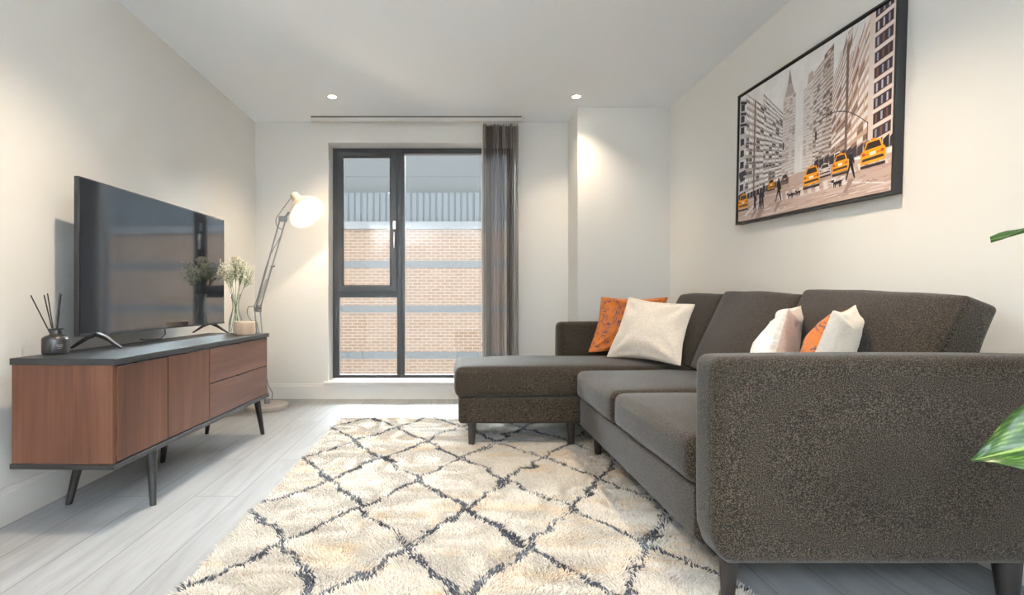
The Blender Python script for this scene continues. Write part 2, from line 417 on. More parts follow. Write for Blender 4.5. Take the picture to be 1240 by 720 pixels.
def skirting(name, p0, p1, nrm, h=.14, t=.016):
    """profiled skirting board from p0 to p1, nrm = into the room"""
    p0, p1, nrm = Vector((*p0, 0)), Vector((*p1, 0)), Vector((*nrm, 0))
    prof = [(0, 0), (t, 0), (t, h - .022), (t * .75, h - .016), (t * .7, h - .004), (t * .45, h), (0, h)]
    mb = MB(); n = len(prof); vs = [p + nrm * a + Vector((0, 0, z)) for p in (p0, p1) for a, z in prof]
    fs = [(i, (i + 1) % n, n + (i + 1) % n, n + i) for i in range(n)] + [tuple(reversed(range(n))), tuple(range(n, 2 * n))]
    mb.add(vs, fs); return struct(name, mb, M['white'])
skirting('baseboard_left', (XL, YF), (XL, YB), (1, 0))
skirting('baseboard_back', (XL + .016, YB), (PX - .016, YB), (0, -1), h=.132)
skirting('baseboard_right', (XR, YF), (XR, PY), (-1, 0))
skirting('baseboard_pillar', (PX, PY), (XR - .016, PY), (0, -1))
skirting('baseboard_front', (XL + .016, YF), (XR - .016, YF), (0, 1))
# window board under the opening
struct('trim_1', MB().box(WX0 - .03, WX1 + .03, YB - .035, YB, .132, .152), M['white'], bevel=.004)
struct('trim_2', MB().box(WX0, WX1, YB, YB + .17, .142, .152), M['white'])

struct('trim_3', MB().box(WX0, WX0 + .004, YB, YB + .17, .1525, WZ1 - .0045), M['white'])
struct('trim_4', MB().box(WX1 - .004, WX1, YB, YB + .17, .1525, WZ1 - .0045), M['white'])
struct('trim_5', MB().box(WX0, WX1, YB, YB + .17, WZ1 - .004, WZ1), M['white'])
# ------------------------------------------------------------------ window
FY0, FY1 = YB + .172, YB + .24
def win():
    w = bpy.data.objects.new('window_1', None); COL.objects.link(w); w['kind'] = 'structure'
    z0, z1 = .152, WZ1
    fr = MB()
    def ring(mb, xa, xb, za, zb, wl, wr, wb, wt, ya, yb):
        v = [(xa, za), (xb, za), (xb, zb), (xa, zb)]; i = [(xa + wl, za + wb), (xb - wr, za + wb), (xb - wr, zb - wt), (xa + wl, zb - wt)]
        vs = [(x, y, z) for y in (ya, yb) for (x, z) in v + i]; fs = []
        for k in range(4):
            k2 = (k + 1) % 4
            fs += [(k, k2, 4 + k2, 4 + k), (8 + k, 12 + k, 12 + k2, 8 + k2), (k, 8 + k, 8 + k2, k2), (4 + k, 4 + k2, 12 + k2, 12 + k)]
        mb.add(vs, fs)
    ring(fr, WX0, WX1, z0, z1, .058, .058, .03, .05, FY0, FY1)
    fr.build('frame', M['frame'], w, bevel=.003)
    MB().box(-.515, -.447, FY0 - .004, FY1, z0 + .0301, z1 - .0501).build('mullion', M['frame'], w, bevel=.003)
    MB().box(-.485, -.475, FY0 - .016, FY0 - .0042, z0 + .005, z1 - .02).build('mullion_cover', M['frame'], w, bevel=.002)
    MB().box(WX0 + .0581, -.5151, FY0 - .002, FY1, .878, .945).build('transom', M['frame'], w, bevel=.003)
    sa = MB(); ring(sa, WX0 + .052, -.512, .936, z1 - .042, .046, .062, .048, .045, FY0 - .022, FY0 - .0045)
    s = sa.build('opening_sash', M['frame'], w, bevel=.004)
    gk = MB(); ring(gk, WX0 + .0985, -.5745, .985, z1 - .088, .006, .006, .006, .006, FY0 - .012, FY0 - .0046)
    gk.build('gasket', M['gasket'], s)
    for nm, (xa, xb, za, zb) in dict(a=(WX0 + .098, -.574, .984, z1 - .087), b=(WX0 + .0582, -.5152, z0 + .0302, .8778), c=(-.4468, WX1 - .0582, z0 + .0302, z1 - .0502)).items():
        MB().box(xa, xb, FY0 + .02, FY0 + .024, za, zb).build('pane', M['glass'], w)
    # handle and lock plate on the sash stile
    h = MB(); h.box(-.549, -.523, FY0 - .034, FY0 - .0225, 1.49, 1.565)
    ho = h.build('lock_plate', M['chrome'], w, bevel=.003)
    hb = MB(); hb.lathe([(.011, 0), (.011, .02), (.009, .03)], 16, Matrix.Translation((-.536, FY0 - .0225, 1.455)) @ Matrix.Rotation(PI / 2, 4, 'X'))
    hb.tube([(-.536, FY0 - .05, 1.46), (-.536, FY0 - .055, 1.43), (-.536, FY0 - .05, 1.32)], [.011, .0105, .0085], 10)
    hb.build('handle', M['chrome'], w, smooth=40)
win()

# ------------------------------------------------------------------ building across the street
def building():
    b = thing('brick_building', 'long pale brick building with grey metal cladding seen outside through the window', 'building', (0, 12.5, 0))
    x0, x1 = -30, 30
    MB().box(x0, x1, 0, 5, -3, 2.62).build('brick_wall', M['brick'], b)
    for z in (-1.64, -.59, .54, 1.63):
        MB().box(x0, x1, -.012, -.0005, z, z + .17).build('brick_band', M['band'], b)
    MB().box(x0, x1, -.09, -.001, 2.57, 2.75).build('flashing', M['flash'], b)
    c = MB(); n = int((x1 - x0) / .1525); pts = []
    for i in range(n):
        x = x0 + i * .1525
        pts += [(x, 0), (x + .105, 0), (x + .115, .024), (x + .1425, .024)]
    m = len(pts); vs = [(x, y, z) for z in (2.751, 3.46) for x, y in pts]
    c.add(vs, [(i, i + 1, m + i + 1, m + i) for i in range(m - 1)])
    c.build('corrugated_cladding', M['clad'], b)
    MB().box(x0, x1, .05, 5, 2.751, 3.45).build('cladding_backing', M['clad2'], b)
    MB().box(x0, x1, .35, 5, 3.451, 3.93).build('upper_panel', M['clad2'], b)
    MB().box(x0, x1, .38, 5, 3.94, 4.6).build('upper_panel', M['clad2'], b)
    MB().box(x0, x1, .3, 5, 4.601, 4.68).build('parapet', M['flash'], b)
building()
struct('ground', MB().box(-30, 30, YB + .33, 18, -3.3, -3.0), M['asphalt'])

# ------------------------------------------------------------------ vertical blind
def blind():
    b = thing('vertical_blind', 'grey vertical blind drawn open in a stack beside the window', 'blind', (0, 0, 0))
    MB().box(-1.205, .565, 4.30, 4.345, 2.362, 2.392).build('headrail', M['rail'], b, bevel=.003)
    MB().box(-1.205, .565, 4.2995, 4.333, 2.3925, 2.3999).build('mounting_track', M['gasket'], b)
    MB().box(.565, .573, 4.298, 4.347, 2.358, 2.396).build('end_cap', M['rail'], b)
    n = 20
    for i in range(n):
        x = .247 + i * (.538 - .247) / (n - 1); a = math.radians(84.8 + random.choice((-1, 1)) * random.uniform(4.5, 8.5))
        d = Vector((math.cos(a), math.sin(a), 0)); q = Vector((-d.y, d.x, 0))
        mb = MB(); vs, fs = [], []
        K = 6
        for z in (.10, 2.335):
            for sd in (.0004, -.0004):
                for k in range(K + 1):
                    t = k / K - .5
                    p = Vector((x, 4.3225, z)) + d * (.089 * t) + q * (.006 * (1 - 4 * t * t) + sd); vs.append(p)
        w = K + 1
        for k in range(K):
            fs += [(k, k + 1, 2 * w + k + 1, 2 * w + k), (w + k, 3 * w + k, 3 * w + k + 1, w + k + 1), (2 * w + k, 2 * w + k + 1, 3 * w + k + 1, 3 * w + k), (k, w + k, w + k + 1, k + 1)]
        fs += [(0, 2 * w, 3 * w, w), (K, w + K, 3 * w + K, 2 * w + K)]
        mb.add(vs, fs); v = mb.build('vane', M['blind'], b, smooth=30)
        MB().box(x - .004, x + .004, 4.316, 4.329, 2.3352, 2.3618).build('hanger', M['rail'], v)
    MB().tube([(.236, 4.31, 2.361), (.234, 4.31, 1.4), (.235, 4.31, .5)], .0045, 8).build('control_wand', M['rail'], b, smooth=60)
blind()

# ------------------------------------------------------------------ ceiling fittings
SPOT_W = 74.
SUN_W = 74.
FILL_W, FILL_C = 600., (.80, .91, 1)
def downlight(x, y, label, dim=1.):
    t = thing('downlight', label, 'ceiling light', (x, y, H), 0, 'recessed ceiling downlights')
    MB().lathe([(.030, -.0005), (.030, -.004), (.041, -.003), (.044, -.0005)], 32, cap0=False, cap1=False).build('trim_ring', M['white'], t, smooth=50)
    MB().lathe([(0, -.0022), (.0298, -.0022)], 32, cap0=False, cap1=False).build('lens', M['lens'], t)
    ld = bpy.data.lights.new('downlight_beam', 'SPOT'); ld.energy = SPOT_W * dim; ld.color = (1, .80, .56)
    ld.spot_size = math.radians(116); ld.spot_blend = 1.0; ld.shadow_soft_size = .028
    lo = bpy.data.objects.new('downlight_beam', ld); COL.objects.link(lo); lo.parent = t; lo.location = (0, 0, -.035)
downlight(-.925, 3.88, 'recessed downlight in the ceiling in front of the tall window, left of the blind', .75)
downlight(.925, 3.88, 'recessed downlight in the ceiling in front of the wall pillar', .36)
downlight(-.925, 1.9, 'recessed downlight in the ceiling above the television')
downlight(.925, 1.9, 'recessed downlight in the ceiling above the sofa')
downlight(-.925, -.1, 'recessed downlight in the ceiling behind the television end of the sideboard', .65)
downlight(.925, -.1, 'recessed downlight in the ceiling above the potted plant', .65)
downlight(-.925, -1.5, 'added unseen fill downlight at the back of the room on the sideboard side')  # rear pair added out of view for fill light
downlight(.925, -1.5, 'added unseen fill downlight at the back of the room on the sofa side')
def fill_uplighter(x, y, label):  # unseen lamp added behind the camera, bounces cool fill off the ceiling
    t = thing('added_fill_lamp', label, 'floor lamp', (x, y, 0))
    MB().lathe([(.14, 0), (.145, .006), (.145, .018), (.02, .03)], 40).build('base', M['lampbase'], t, smooth=35)
    MB().lathe([(.013, .0302), (.013, 1.70)], 16).build('pole', M['steel'], t, smooth=40)
    MB().lathe([(.02, 1.7002), (.09, 1.73), (.15, 1.79), (.165, 1.83), (.162, 1.83), (.146, 1.793), (.088, 1.735), (0, 1.715)], 40, cap0=False, cap1=False).build('bowl_shade', M['lamp_in'], t, smooth=50)
    MB().lathe([(.02, 1.7165), (.035, 1.75), (.03, 1.78), (0, 1.79)], 20, cap0=False).build('bulb', M['bulb'], t, smooth=60)
    ld = bpy.data.lights.new('fill_uplight', 'SPOT'); ld.energy = FILL_W; ld.color = FILL_C; ld.spot_size = math.radians(150); ld.spot_blend = .6; ld.shadow_soft_size = .06
    lo = bpy.data.objects.new('fill_uplight', ld); COL.objects.link(lo); lo.parent = t; lo.location = (0, 0, 1.86); lo.rotation_euler = (PI, 0, 0)
fill_uplighter(-1.2, -2.3, 'added unseen uplighter at the back of the room on the sideboard side')
fill_uplighter(1.2, -2.3, 'added unseen uplighter at the back of the room on the sofa side')
cf = thing('ceiling_fitting', 'round white ceiling fitting at the middle of the ceiling, cut by the top edge', 'ceiling fitting', (-.01, 2.575, H))
MB().lathe([(.062, -.0005), (.062, -.006), (.058, -.010), (.030, -.012), (0, -.012)], 40, cap0=False).build('cover', M['ceiling'], cf, smooth=40)
MB().lathe([(.068, -.0003), (.068, -.003), (.0625, -.004)], 40, cap0=False, cap1=False).build('mounting_ring', M['ceiling'], cf, smooth=40)

# ------------------------------------------------------------------ sideboard
ANG = -math.radians(1.9)
SBC = (-1.426, 2.613)
def sideboard():
    t = thing('sideboard', 'long low walnut sideboard with black top and splayed black legs', 'sideboard', (*SBC, 0), ANG)
    D, Ln = .40, 1.443; hx, hy = D / 2, Ln / 2
    MB().box(-hx, hx, -hy, hy, .620, .645).build('top_panel', M['black'], t, bevel=.002)
    MB().box(-hx, hx, -hy, hy, .234, .253).build('bottom_panel', M['black'], t, bevel=.002)
    for y0 in (-hy + .006, hy - .024):
        MB().box(-hx + .004, hx - .012, y0, y0 + .018, .2532, .6198).build('side_panel', M['walnut_v'], t, bevel=.001)
    MB().box(-hx + .004, -hx + .012, -hy + .0245, hy - .0245, .2532, .6198).build('back_panel', M['black'], t)
    for y in (-.025,): MB().box(-hx + .0125, hx - .028, y - .008, y + .008, .2535, .6195).build('divider', M['black'], t)
    fx0, fx1 = hx - .0265, hx - .008
    za, zb = .2575, .6135
    a = -hy + .0255; s1 = -hy + .345; s2 = -hy + .700; e = hy - .0255
    def pull(par, yc, z):
        MB().box(fx1 - .012, fx1 + .009, yc - .045, yc + .045, z + .0004, z + .0034).build('pull', M['black'], par)
    for (y0, y1) in ((a - .018, s1 - .0025), (s1 + .0025, s2 - .0025)):
        d = MB().box(fx0 + .0145 if y0 < a else fx0, fx1 + .0145 if y0 < a else fx1, y0, y1, za, zb) if False else MB().box(fx0, fx1, max(y0, a), y1, za, zb)
        do = d.build('door', M['walnut_v'], t, bevel=.001); pull(do, (y0 + y1) / 2, zb)
    zm = (za + zb) / 2
    for (z0, z1) in ((zm + .003, zb), (za, zm - .003)):
        d = MB().box(fx0, fx1, s2 + .0015, e, z0, z1); do = d.build('drawer', M['walnut_h'], t, bevel=.001); pull(do, (s2 + e) / 2, z1)
    def leg(xt, yt, xb, yb):
        n = 20; v0 = Vector((xt, yt, .2338)); v1 = Vector((xb, yb, 0)); mb = MB()
        vs = [(v1 if j == 0 else v0) + Vector((math.cos(2 * PI * k / n), math.sin(2 * PI * k / n), 0)) * (.0125 if j == 0 else .0215) for j in range(2) for k in range(n)]
        mb.add(vs, [(k, (k + 1) % n, n + (k + 1) % n, n + k) for k in range(n)] + [tuple(reversed(range(n))), tuple(range(n, 2 * n))])
        mb.build('leg', M['blackleg'], t, smooth=40)
    for sx in (1, -1):
        for sy in (1, -1):
            yb = (-.455 if sy < 0 else .675)
            leg(sx * .150, yb - sy * .030, sx * .182 - .006, yb)
    leg(-.10, .10, -.125, .10)
sideboard()

def on_side(x, y):
    c, s = math.cos(ANG), math.sin(ANG); return (SBC[0] + c * x - s * y, SBC[1] + s * x + c * y)

# ------------------------------------------------------------------ television
def television():
    a = -math.radians(3.6)
    cx, cy = -1.562, 2.77
    t = thing('television', 'large flat black television standing on the sideboard, window reflected in its screen', 'television', (cx, cy, .645), a)
    w, z0, z1 = .603, .060, .742
    MB().box(-.012, .010, -w, w, z0, z1).build('casing', M['tvbody'], t, bevel=.002)
    MB().box(-.045, -.0125, -w + .14, w - .14, z0 + .02, z0 + .40).build('rear_housing', M['tvbody'], t, bevel=.01)
    MB().box(.0102, .0125, -w + .006, w - .006, z0 + .012, z1 - .006).build('screen', M['tv'], t)
    MB().box(.0102, .0128, -w + .002, w - .002, z0 + .001, z0 + .0115).build('bottom_trim', M['bezel'], t)
    for y, fo in ((-w + .10, .010), (w - .075, -.042)):
        mb = MB()
        for sx in (1, -1):
            pts = [Vector((fo + sx * .004, y, z0 + .004)), Vector((fo + sx * .045, y, z0 - .012)), Vector((fo + sx * .116, y, .004))]
            prof = [(.012, .009), (.011, .008), (.008, .004)]
            vs = []
            for p, (hw, hh) in zip(pts, prof):
                for dy, dz in ((-hw, -hh), (hw, -hh), (hw, hh), (-hw, hh)): vs.append(p + Vector((0, dy, dz)))
            fs = [(3, 2, 1, 0), (8, 9, 10, 11)]
            for j in range(2):
                for k in range(4): k2 = (k + 1) % 4; fs.append((4 * j + k, 4 * j + k2, 4 * j + 4 + k2, 4 * j + 4 + k))
            mb.add(vs, fs)
        mb.build('foot', M['tvbody'], t, bevel=.0015)
    MB().tube([(-.02, .02, z0 + .025), (-.02, .03, .03), (-.025, .0, .0065), (-.08, -.06, .0055), (-.12, -.03, .0055)], .004, 8).build('power_cable', M['cord'], t, smooth=60)
television()

# ------------------------------------------------------------------ reed diffuser
def diffuser():
    x, y = -1.600, 2.055
    t = thing('reed_diffuser', 'small black glass reed diffuser at the near end of the sideboard', 'diffuser', (x, y, .645))
    MB().lathe([(.040, .0), (.044, .003), (.0455, .010), (.0455, .058), (.043, .066), (.034, .073), (.022, .077), (.0195, .080)], 40, cap1=False).build('bottle', M['bottle'], t, smooth=50)
    MB().lathe([(.0195, .0802), (.0195, .096), (.026, .098), (.026, .102), (.013, .102), (.012, .082)], 32, cap0=False, cap1=False).build('collar', M['bottle'], t, smooth=40)
    m = MB()
    for j, (w, z) in enumerate(((.5, .036), (.42, .030), (.3, .0245))):     # faint pale print on the front
        R = .0458; vs, n = [], 8
        for k in range(n + 1):
            an = -.62 + (k / n - .5) * w
            for dz in (0, .0028 if j == 0 else .0016): vs.append((R * math.cos(an), R * math.sin(an), z + dz))
        m.add(vs, [(2 * k, 2 * k + 2, 2 * k + 3, 2 * k + 1) for k in range(n)])
    m.build('printed_label', M['tag'], t, smooth=60)
    tips = [(-.075, .235, -.03), (-.052, .243, .025), (-.03, .236, -.02), (-.006, .244, .03), (.030, .239, -.01)]
    for dx, dz, dy in tips:
        f = Vector((-dx * .14, -dy * .14, .012)); e = Vector((dx, dy, dz)); MB().tube([f, e], .0022, 8).build('reed', M['reed'], t, smooth=60)
diffuser()

# ------------------------------------------------------------------ vase, flowers, candle
VX, VY = -1.402, 3.285
def vase():
    prof_o = [(.040, 0), (.0435, .004), (.0435, .05), (.040, .085), (.029, .125), (.0215, .155), (.020, .18), (.024, .215), (.036, .248), (.0385, .252)]
    prof = prof_o + [(.0375, .2525), (.034, .246), (.0225, .215), (.0185, .18), (.020, .155), (.0275, .125), (.0385, .085), (.042, .05), (.042, .008), (0, .0075)]
    mb = MB().lathe(prof, 40, Matrix.Translation((VX, VY, .645)))
    o = mb.build('glass_vase', M['vase'], smooth=60)
    tag(o, 'clear glass flask vase holding white flowers at the far end of the sideboard', 'vase')
vase()
def sprigs():
    random.seed(21)
    n = 7
    for i in range(n):
        an = 2 * PI * i / (n - 1) + .3; rad = .078 if i else .0
        if i == 0: an = 0
        t = thing('flower_sprig', 'sprig of tiny cream white flowers standing in the clear glass vase', 'flower', (VX, VY, .653), 0, 'white flower sprigs in the glass vase')
        c, s = math.cos(an), math.sin(an)
        base = Vector((math.cos(an + 2.1) * .026, math.sin(an + 2.1) * .026, .004)) if i else Vector((0, 0, .004))
        neck = Vector((c * .006, s * .006, .175)) if i else Vector((0, 0, .175))
        top = Vector((c * rad, s * rad, .395 + (.04 if i == 0 else random.uniform(-.035, .02))))
        fork = neck.lerp(top, .40)
        mb = MB(); mb.tube([base, neck, fork, top], [.0016, .0015, .0013, .0008], 6)
        ends = []
        for k in range(44):
            th = random.uniform(0, 2 * PI); rr = .034 * math.sqrt(random.random()); dz = random.uniform(-.06, .045)
            e = top + Vector((rr * math.cos(th), rr * math.sin(th), dz)); ends.append(e)
            st = fork.lerp(top, random.uniform(.15, .9)); mid = st.lerp(e, .55) + Vector((0, 0, -.008)); mb.tube([st, mid, e], .0006, 4)
        mb.build('stem', M['stem'], t, smooth=60)
        bl = MB()
        for e in ends:
            for q in range(4):
                p = e + Vector((random.uniform(-.0035, .0035), random.uniform(-.0035, .0035), random.uniform(-.01, .01)))
                r = random.uniform(.0036, .0062); m_ = 6
                vs = [p + Vector((0, 0, r * .8)), p - Vector((0, 0, r * .8))]
                for k in range(m_):
                    a2 = 2 * PI * k / m_; vs.append(p + Vector((math.cos(a2) * r, math.sin(a2) * r, random.uniform(-.3, .3) * r)))
                bl.add(vs, [(0, 2 + k, 2 + (k + 1) % m_) for k in range(m_)] + [(1, 2 + (k + 1) % m_, 2 + k) for k in range(m_)])
        bo = bl.build('blossoms', M['bloom'], t, smooth=60); bo['kind'] = 'stuff'
sprigs()
cd = thing('candle_holder', 'small round beige candle pot in front of the glass vase on the sideboard', 'candle', (-1.305, 3.19, .645))
MB().lathe([(.056, 0), (.060, .003), (.0615, .010), (.0615, .072), (.060, .079), (.057, .081), (.054, .079), (.054, .071)], 40, cap1=False).build('pot', M['candle'], cd, smooth=40)
MB().lathe([(.0538, .0705), (.0538, .0745), (.03, .0735), (0, .0735)], 32, cap1=False).build('wax', M['wax'], cd, smooth=40)
MB().tube([(0, 0, .0736), (.001, 0, .083)], .0012, 6).build('wick', M['reed'], cd)

# ------------------------------------------------------------------ floor lamp
def floor_lamp():
    LX, LY = -1.485, 4.06
    t = thing('floor_lamp', 'tall beige and steel jointed floor lamp lit beside the window', 'floor lamp', (LX, LY, 0))
    def P(x, z, y=0): return Vector((x - LX, y, z))
    MB().lathe([(.155, 0), (.163, .004), (.163, .030), (.155, .036), (.03, .038)], 48).build('base', M['lampbase'], t, smooth=35)
    MB().lathe([(.022, .0382), (.022, .075), (.014, .082)], 20).build('socket', M['steel'], t, smooth=40)
    B0, J = P(-1.498, .088), P(-1.560, .775)
    off = Vector((.021, 0, .004))
    for s in (-1, 1):
        MB().tube([B0 + off * s, J + off * s], .0058, 10).build('lower_rod', M['steel'], t, smooth=60)
    # knee joint plates and bolts
    kp = MB()
    for y in (-.016, .011): kp.box(J.x - .024, J.x + .028, y, y + .004, J.z - .012, J.z + .042)
    k = kp.build('knee_bracket', M['steel'], t, bevel=.002)
    for dx, dz in ((-.018, -.004), (.021, .004), (-.01, .034), (.022, .03)):
        MB().tube([J + Vector((dx, -.024, dz)), J + Vector((dx, .024, dz))], .006, 10).build('bolt', M['chrome'], k, smooth=40)
    HP = P(-1.362, 1.500)
    for a, b in ((J + Vector((-.010, 0, .035)), HP + Vector((-.016, 0, .010))), (J + Vector((.024, 0, .030)), HP + Vector((.024, 0, -.012)))):
        MB().tube([a, b], .0058, 10).build('upper_rod', M['steel'], t, smooth=60)
    # springs running from the knee up to a collar on the front rod
    A, B = J + Vector((.024, 0, .03)), HP + Vector((.024, 0, -.012))
    col = A.lerp(B, .46)
    MB().tube([col + Vector((-.008, -.02, 0)), col + Vector((.012, .02, .01))], .009, 10).build('spring_collar', M['chrome'], t, smooth=40)
    for y in (-.016, .016):
        s0, s1 = J + Vector((-.02, y, -.0)), col + Vector((0, y, 0)); d = s1 - s0; u = d.orthogonal().normalized(); w = d.normalized().cross(u)
        pts = [s0, s0 + d * .08]
        turns, L0 = 26, .62
        for q in range(turns * 8 + 1):
            f = q / (turns * 8); an = 2 * PI * turns * f; pts.append(s0 + d * (.1 + L0 * f) + (u * math.cos(an) + w * math.sin(an)) * .0062)
        pts += [s0 + d * .76, s1]
        MB().tube(pts, .0013, 5).build('spring', M['steel'], t, smooth=60)
    # head
    hb = MB()
    for y in (-.016, .011): hb.box(HP.x - .026, HP.x + .034, y, y + .005, HP.z - .02, HP.z + .022)
    hb.tube([HP + Vector((.010, 0, .0)), HP + Vector((.055, -.005, .055))], .009, 10)
    hb.build('head_bracket', M['steel'], t, bevel=.001)
    nrm = Vector((.60, -.40, -.69)).normalized()
    cap = P(-1.272, 1.690)     # rear end of the cap
    zq = nrm.to_track_quat('Z', 'Y').to_matrix().to_4x4()
    A = Matrix.Translation(cap) @ zq
    prof = [(0, 0), (.030, .0), (.036, .006), (.0375, .075), (.046, .085), (.070, .105), (.104, .150), (.135, .196), (.149, .222), (.152, .226)]
    MB().lathe(prof, 48, A, cap1=False).build('lamp_shade', M['lamp'], t, smooth=50)
    inner = [(.1505, .2255), (.133, .196), (.101, .152), (.067, .108), (.040, .09), (0, .088)]
    MB().lathe(inner, 48, A, cap1=False).build('shade_lining', M['lamp_in'], t, smooth=50)
    MB().lathe([(.014, .089), (.016, .11), (.032, .145), (.036, .165), (.030, .188), (.016, .200), (0, .203)], 24, A, cap0=False).build('bulb', M['bulb'], t, smooth=60)
    ld = bpy.data.lights.new('bulb_light', 'POINT'); ld.energy = 20; ld.color = (1, .80, .56); ld.shadow_soft_size = .03
    lo = bpy.data.objects.new('bulb_light', ld); COL.objects.link(lo); lo.parent = t; lo.location = cap + nrm * .218
    # cable loops
    pts = [cap + Vector((-.01, .01, 0)), HP + Vector((-.02, .012, .055)), HP + Vector((-.055, .012, .0)), HP + Vector((-.045, .012, -.06)), HP + Vector((-.008, .012, -.085)), HP + Vector((-.022, .012, -.14))]
    kx = J + Vector((-.02, .014, .06))
    pts += [HP.lerp(kx, .5) + Vector((-.014, .014, 0)), kx, J + Vector((-.075, .014, .03)), J + Vector((-.085, .014, -.03)), J + Vector((-.05, .014, -.085)), J + Vector((-.01, .014, -.10)),
            J.lerp(B0, .5) + Vector((0, .014, 0)), B0 + Vector((.012, .03, .10)), B0 + Vector((.045, .03, .03)), B0 + Vector((.03, .06, -.03))]
    def cr(p, m=6):
        o = []
        for i in range(len(p) - 1):
            a, b, c, d = p[max(0, i - 1)], p[i], p[i + 1], p[min(len(p) - 1, i + 2)]
            for q in range(m):
                s = q / m; o.append(.5 * ((2 * b) + (c - a) * s + (2 * a - 5 * b + 4 * c - d) * s * s + (3 * b - a - 3 * c + d) * s ** 3))
        return o + [p[-1]]
    MB().tube(cr(pts), .003, 6).build('power_cable', M['cord'], t, smooth=60)
floor_lamp()

# ------------------------------------------------------------------ rug
RX0, RX1, RY0, RY1 = -.80, .86, 1.30, 3.66
SOFA_LEGS = [(.785, 1.462), (.105, 3.0), (.685, 3.0), (.785, 2.80), (.105, 3.455), (.80, 3.575)]
def rug():
    t = thing('shag_rug', 'cream shaggy rug with dark diamond lattice lines under the sofa', 'rug', ((RX0 + RX1) / 2, (RY0 + RY1) / 2, 0))
    ox, oy = t.location.x, t.location.y
    MB().box(RX0 - ox + .01, RX1 - ox - .01, RY0 - oy + .01, RY1 - oy - .01, .0005, .007).build('backing', M['backing'], t)
    sp = .0062
    nx, ny = int((RX1 - RX0) / sp), int((RY1 - RY0) / sp)
    gx, gy = np.meshgrid(np.arange(nx), np.arange(ny)); n = nx * ny
    x = RX0 + (gx.ravel() + .5 + RNG.uniform(-.5, .5, n)) * sp; y = RY0 + (gy.ravel() + .5 + RNG.uniform(-.5, .5, n)) * sp
    def vnoise(u, v, seed):
        r = np.random.default_rng(seed).random((64, 64)); iu, iv = np.floor(u).astype(int), np.floor(v).astype(int); fu, fv = u - iu, v - iv
        fu, fv = fu * fu * (3 - 2 * fu), fv * fv * (3 - 2 * fv); g = lambda a, b: r[a % 64, b % 64]
        return (g(iu, iv) * (1 - fu) + g(iu + 1, iv) * fu) * (1 - fv) + (g(iu, iv + 1) * (1 - fu) + g(iu + 1, iv + 1) * fu) * fv
    wx = (vnoise(x * 9, y * 9, 1) - .5) * .055 + (vnoise(x * 30, y * 30, 2) - .5) * .025
    wy = (vnoise(x * 9, y * 9, 3) - .5) * .055 + (vnoise(x * 30, y * 30, 4) - .5) * .025
    a = (x + wx + .169) / .425; b = (y + wy - 1.762) / .645
    u, w = a + b, a - b
    d = np.minimum(np.abs(u - np.round(u)), np.abs(w - np.round(w))) / 2.82
    width = .0075 + .0085 * vnoise(x * 7, y * 7, 5)
    dark = (d < width) & (RNG.random(n) > .12)
    light_gap = vnoise(x * 5 + 9, y * 5 + 3, 6)
    dark &= ~((light_gap < .25) & (RNG.random(n) < .5))
    dark |= (d < width + .008) & (RNG.random(n) < .10)
    och_shade = np.clip((vnoise(x * 5, y * 13, 7) * .6 + vnoise(x * 14, y * 38, 8) * .4 - .52) * 3.2, 0, 1)[:, None] * .75  # warm shading deep in the shag, painted into the yarn as ochre streaks
    base = np.array([.61, .578, .53]) * (1 - och_shade) + np.array([.66, .53, .375]) * och_shade
    base = base * RNG.uniform(.9, 1.08, n)[:, None]
    dk = np.array([.05, .058, .076]) * RNG.uniform(.6, 1.9, n)[:, None]
    colr = np.where(dark[:, None], dk, base)
    h = (.014 + .007 * vnoise(x * 16, y * 16, 9)) * RNG.uniform(.8, 1.15, n)
    ang = vnoise(x * 7, y * 9, 10) * 4 * PI + RNG.uniform(-1, 1, n)
    tilt = RNG.uniform(.25, .9, n) * h
    # edges splay outward
    ex = np.where(x < RX0 + .02, -1, np.where(x > RX1 - .02, 1, 0)) * h * .8; ey = np.where(y < RY0 + .02, -1, np.where(y > RY1 - .02, 1, 0)) * h * .8
    dx, dy = np.cos(ang) * tilt + ex, np.sin(ang) * tilt + ey
    keep = np.ones(n, bool)
    for lx, ly in SOFA_LEGS:
        keep &= (np.hypot(x - lx, y - ly) > .0275) & (np.hypot(x + dx - lx, y + dy - ly) > .0265) & (np.hypot(x + dx * .35 - lx, y + dy * .35 - ly) > .0265)
    x, y, dx, dy, h, colr = x[keep], y[keep], dx[keep], dy[keep], h[keep], colr[keep]; n = len(x)
    rad = RNG.uniform(.0026, .0038, n); ph = RNG.uniform(0, 2 * PI, n)
    V = np.zeros((n, 7, 3))
    for k in range(3):
        an = ph + 2 * PI * k / 3
        V[:, k] = np.stack([x + np.cos(an) * rad, y + np.sin(an) * rad, np.full(n, .006)], 1)
        V[:, 3 + k] = np.stack([x + dx * .35 + np.cos(an) * rad * 1.1, y + dy * .35 + np.sin(an) * rad * 1.1, .006 + h * .62], 1)
    V[:, 6] = np.stack([x + dx, y + dy, .006 + h], 1)
    V[:, :, 0] -= ox; V[:, :, 1] -= oy
    F = []
    for k in range(3):
        k2 = (k + 1) % 3; F.append((k, k2, 3 + k2)); F.append((k, 3 + k2, 3 + k)); F.append((3 + k, 3 + k2, 6))
    F = (np.array(F)[None] + (np.arange(n) * 7)[:, None, None]).reshape(-1, 3)
    me = bpy.data.meshes.new('pile'); me.vertices.add(n * 7); me.vertices.foreach_set('co', V.reshape(-1).astype(np.float32))
    nf = len(F); me.loops.add(nf * 3); me.polygons.add(nf); me.loops.foreach_set('vertex_index', F.reshape(-1).astype(np.int32))
    me.polygons.foreach_set('loop_start', (np.arange(nf) * 3).astype(np.int32)); me.polygons.foreach_set('use_smooth', np.ones(nf, bool))
    me.update(); me.validate()
    ca = me.color_attributes.new('yarn', 'FLOAT_COLOR', 'POINT')
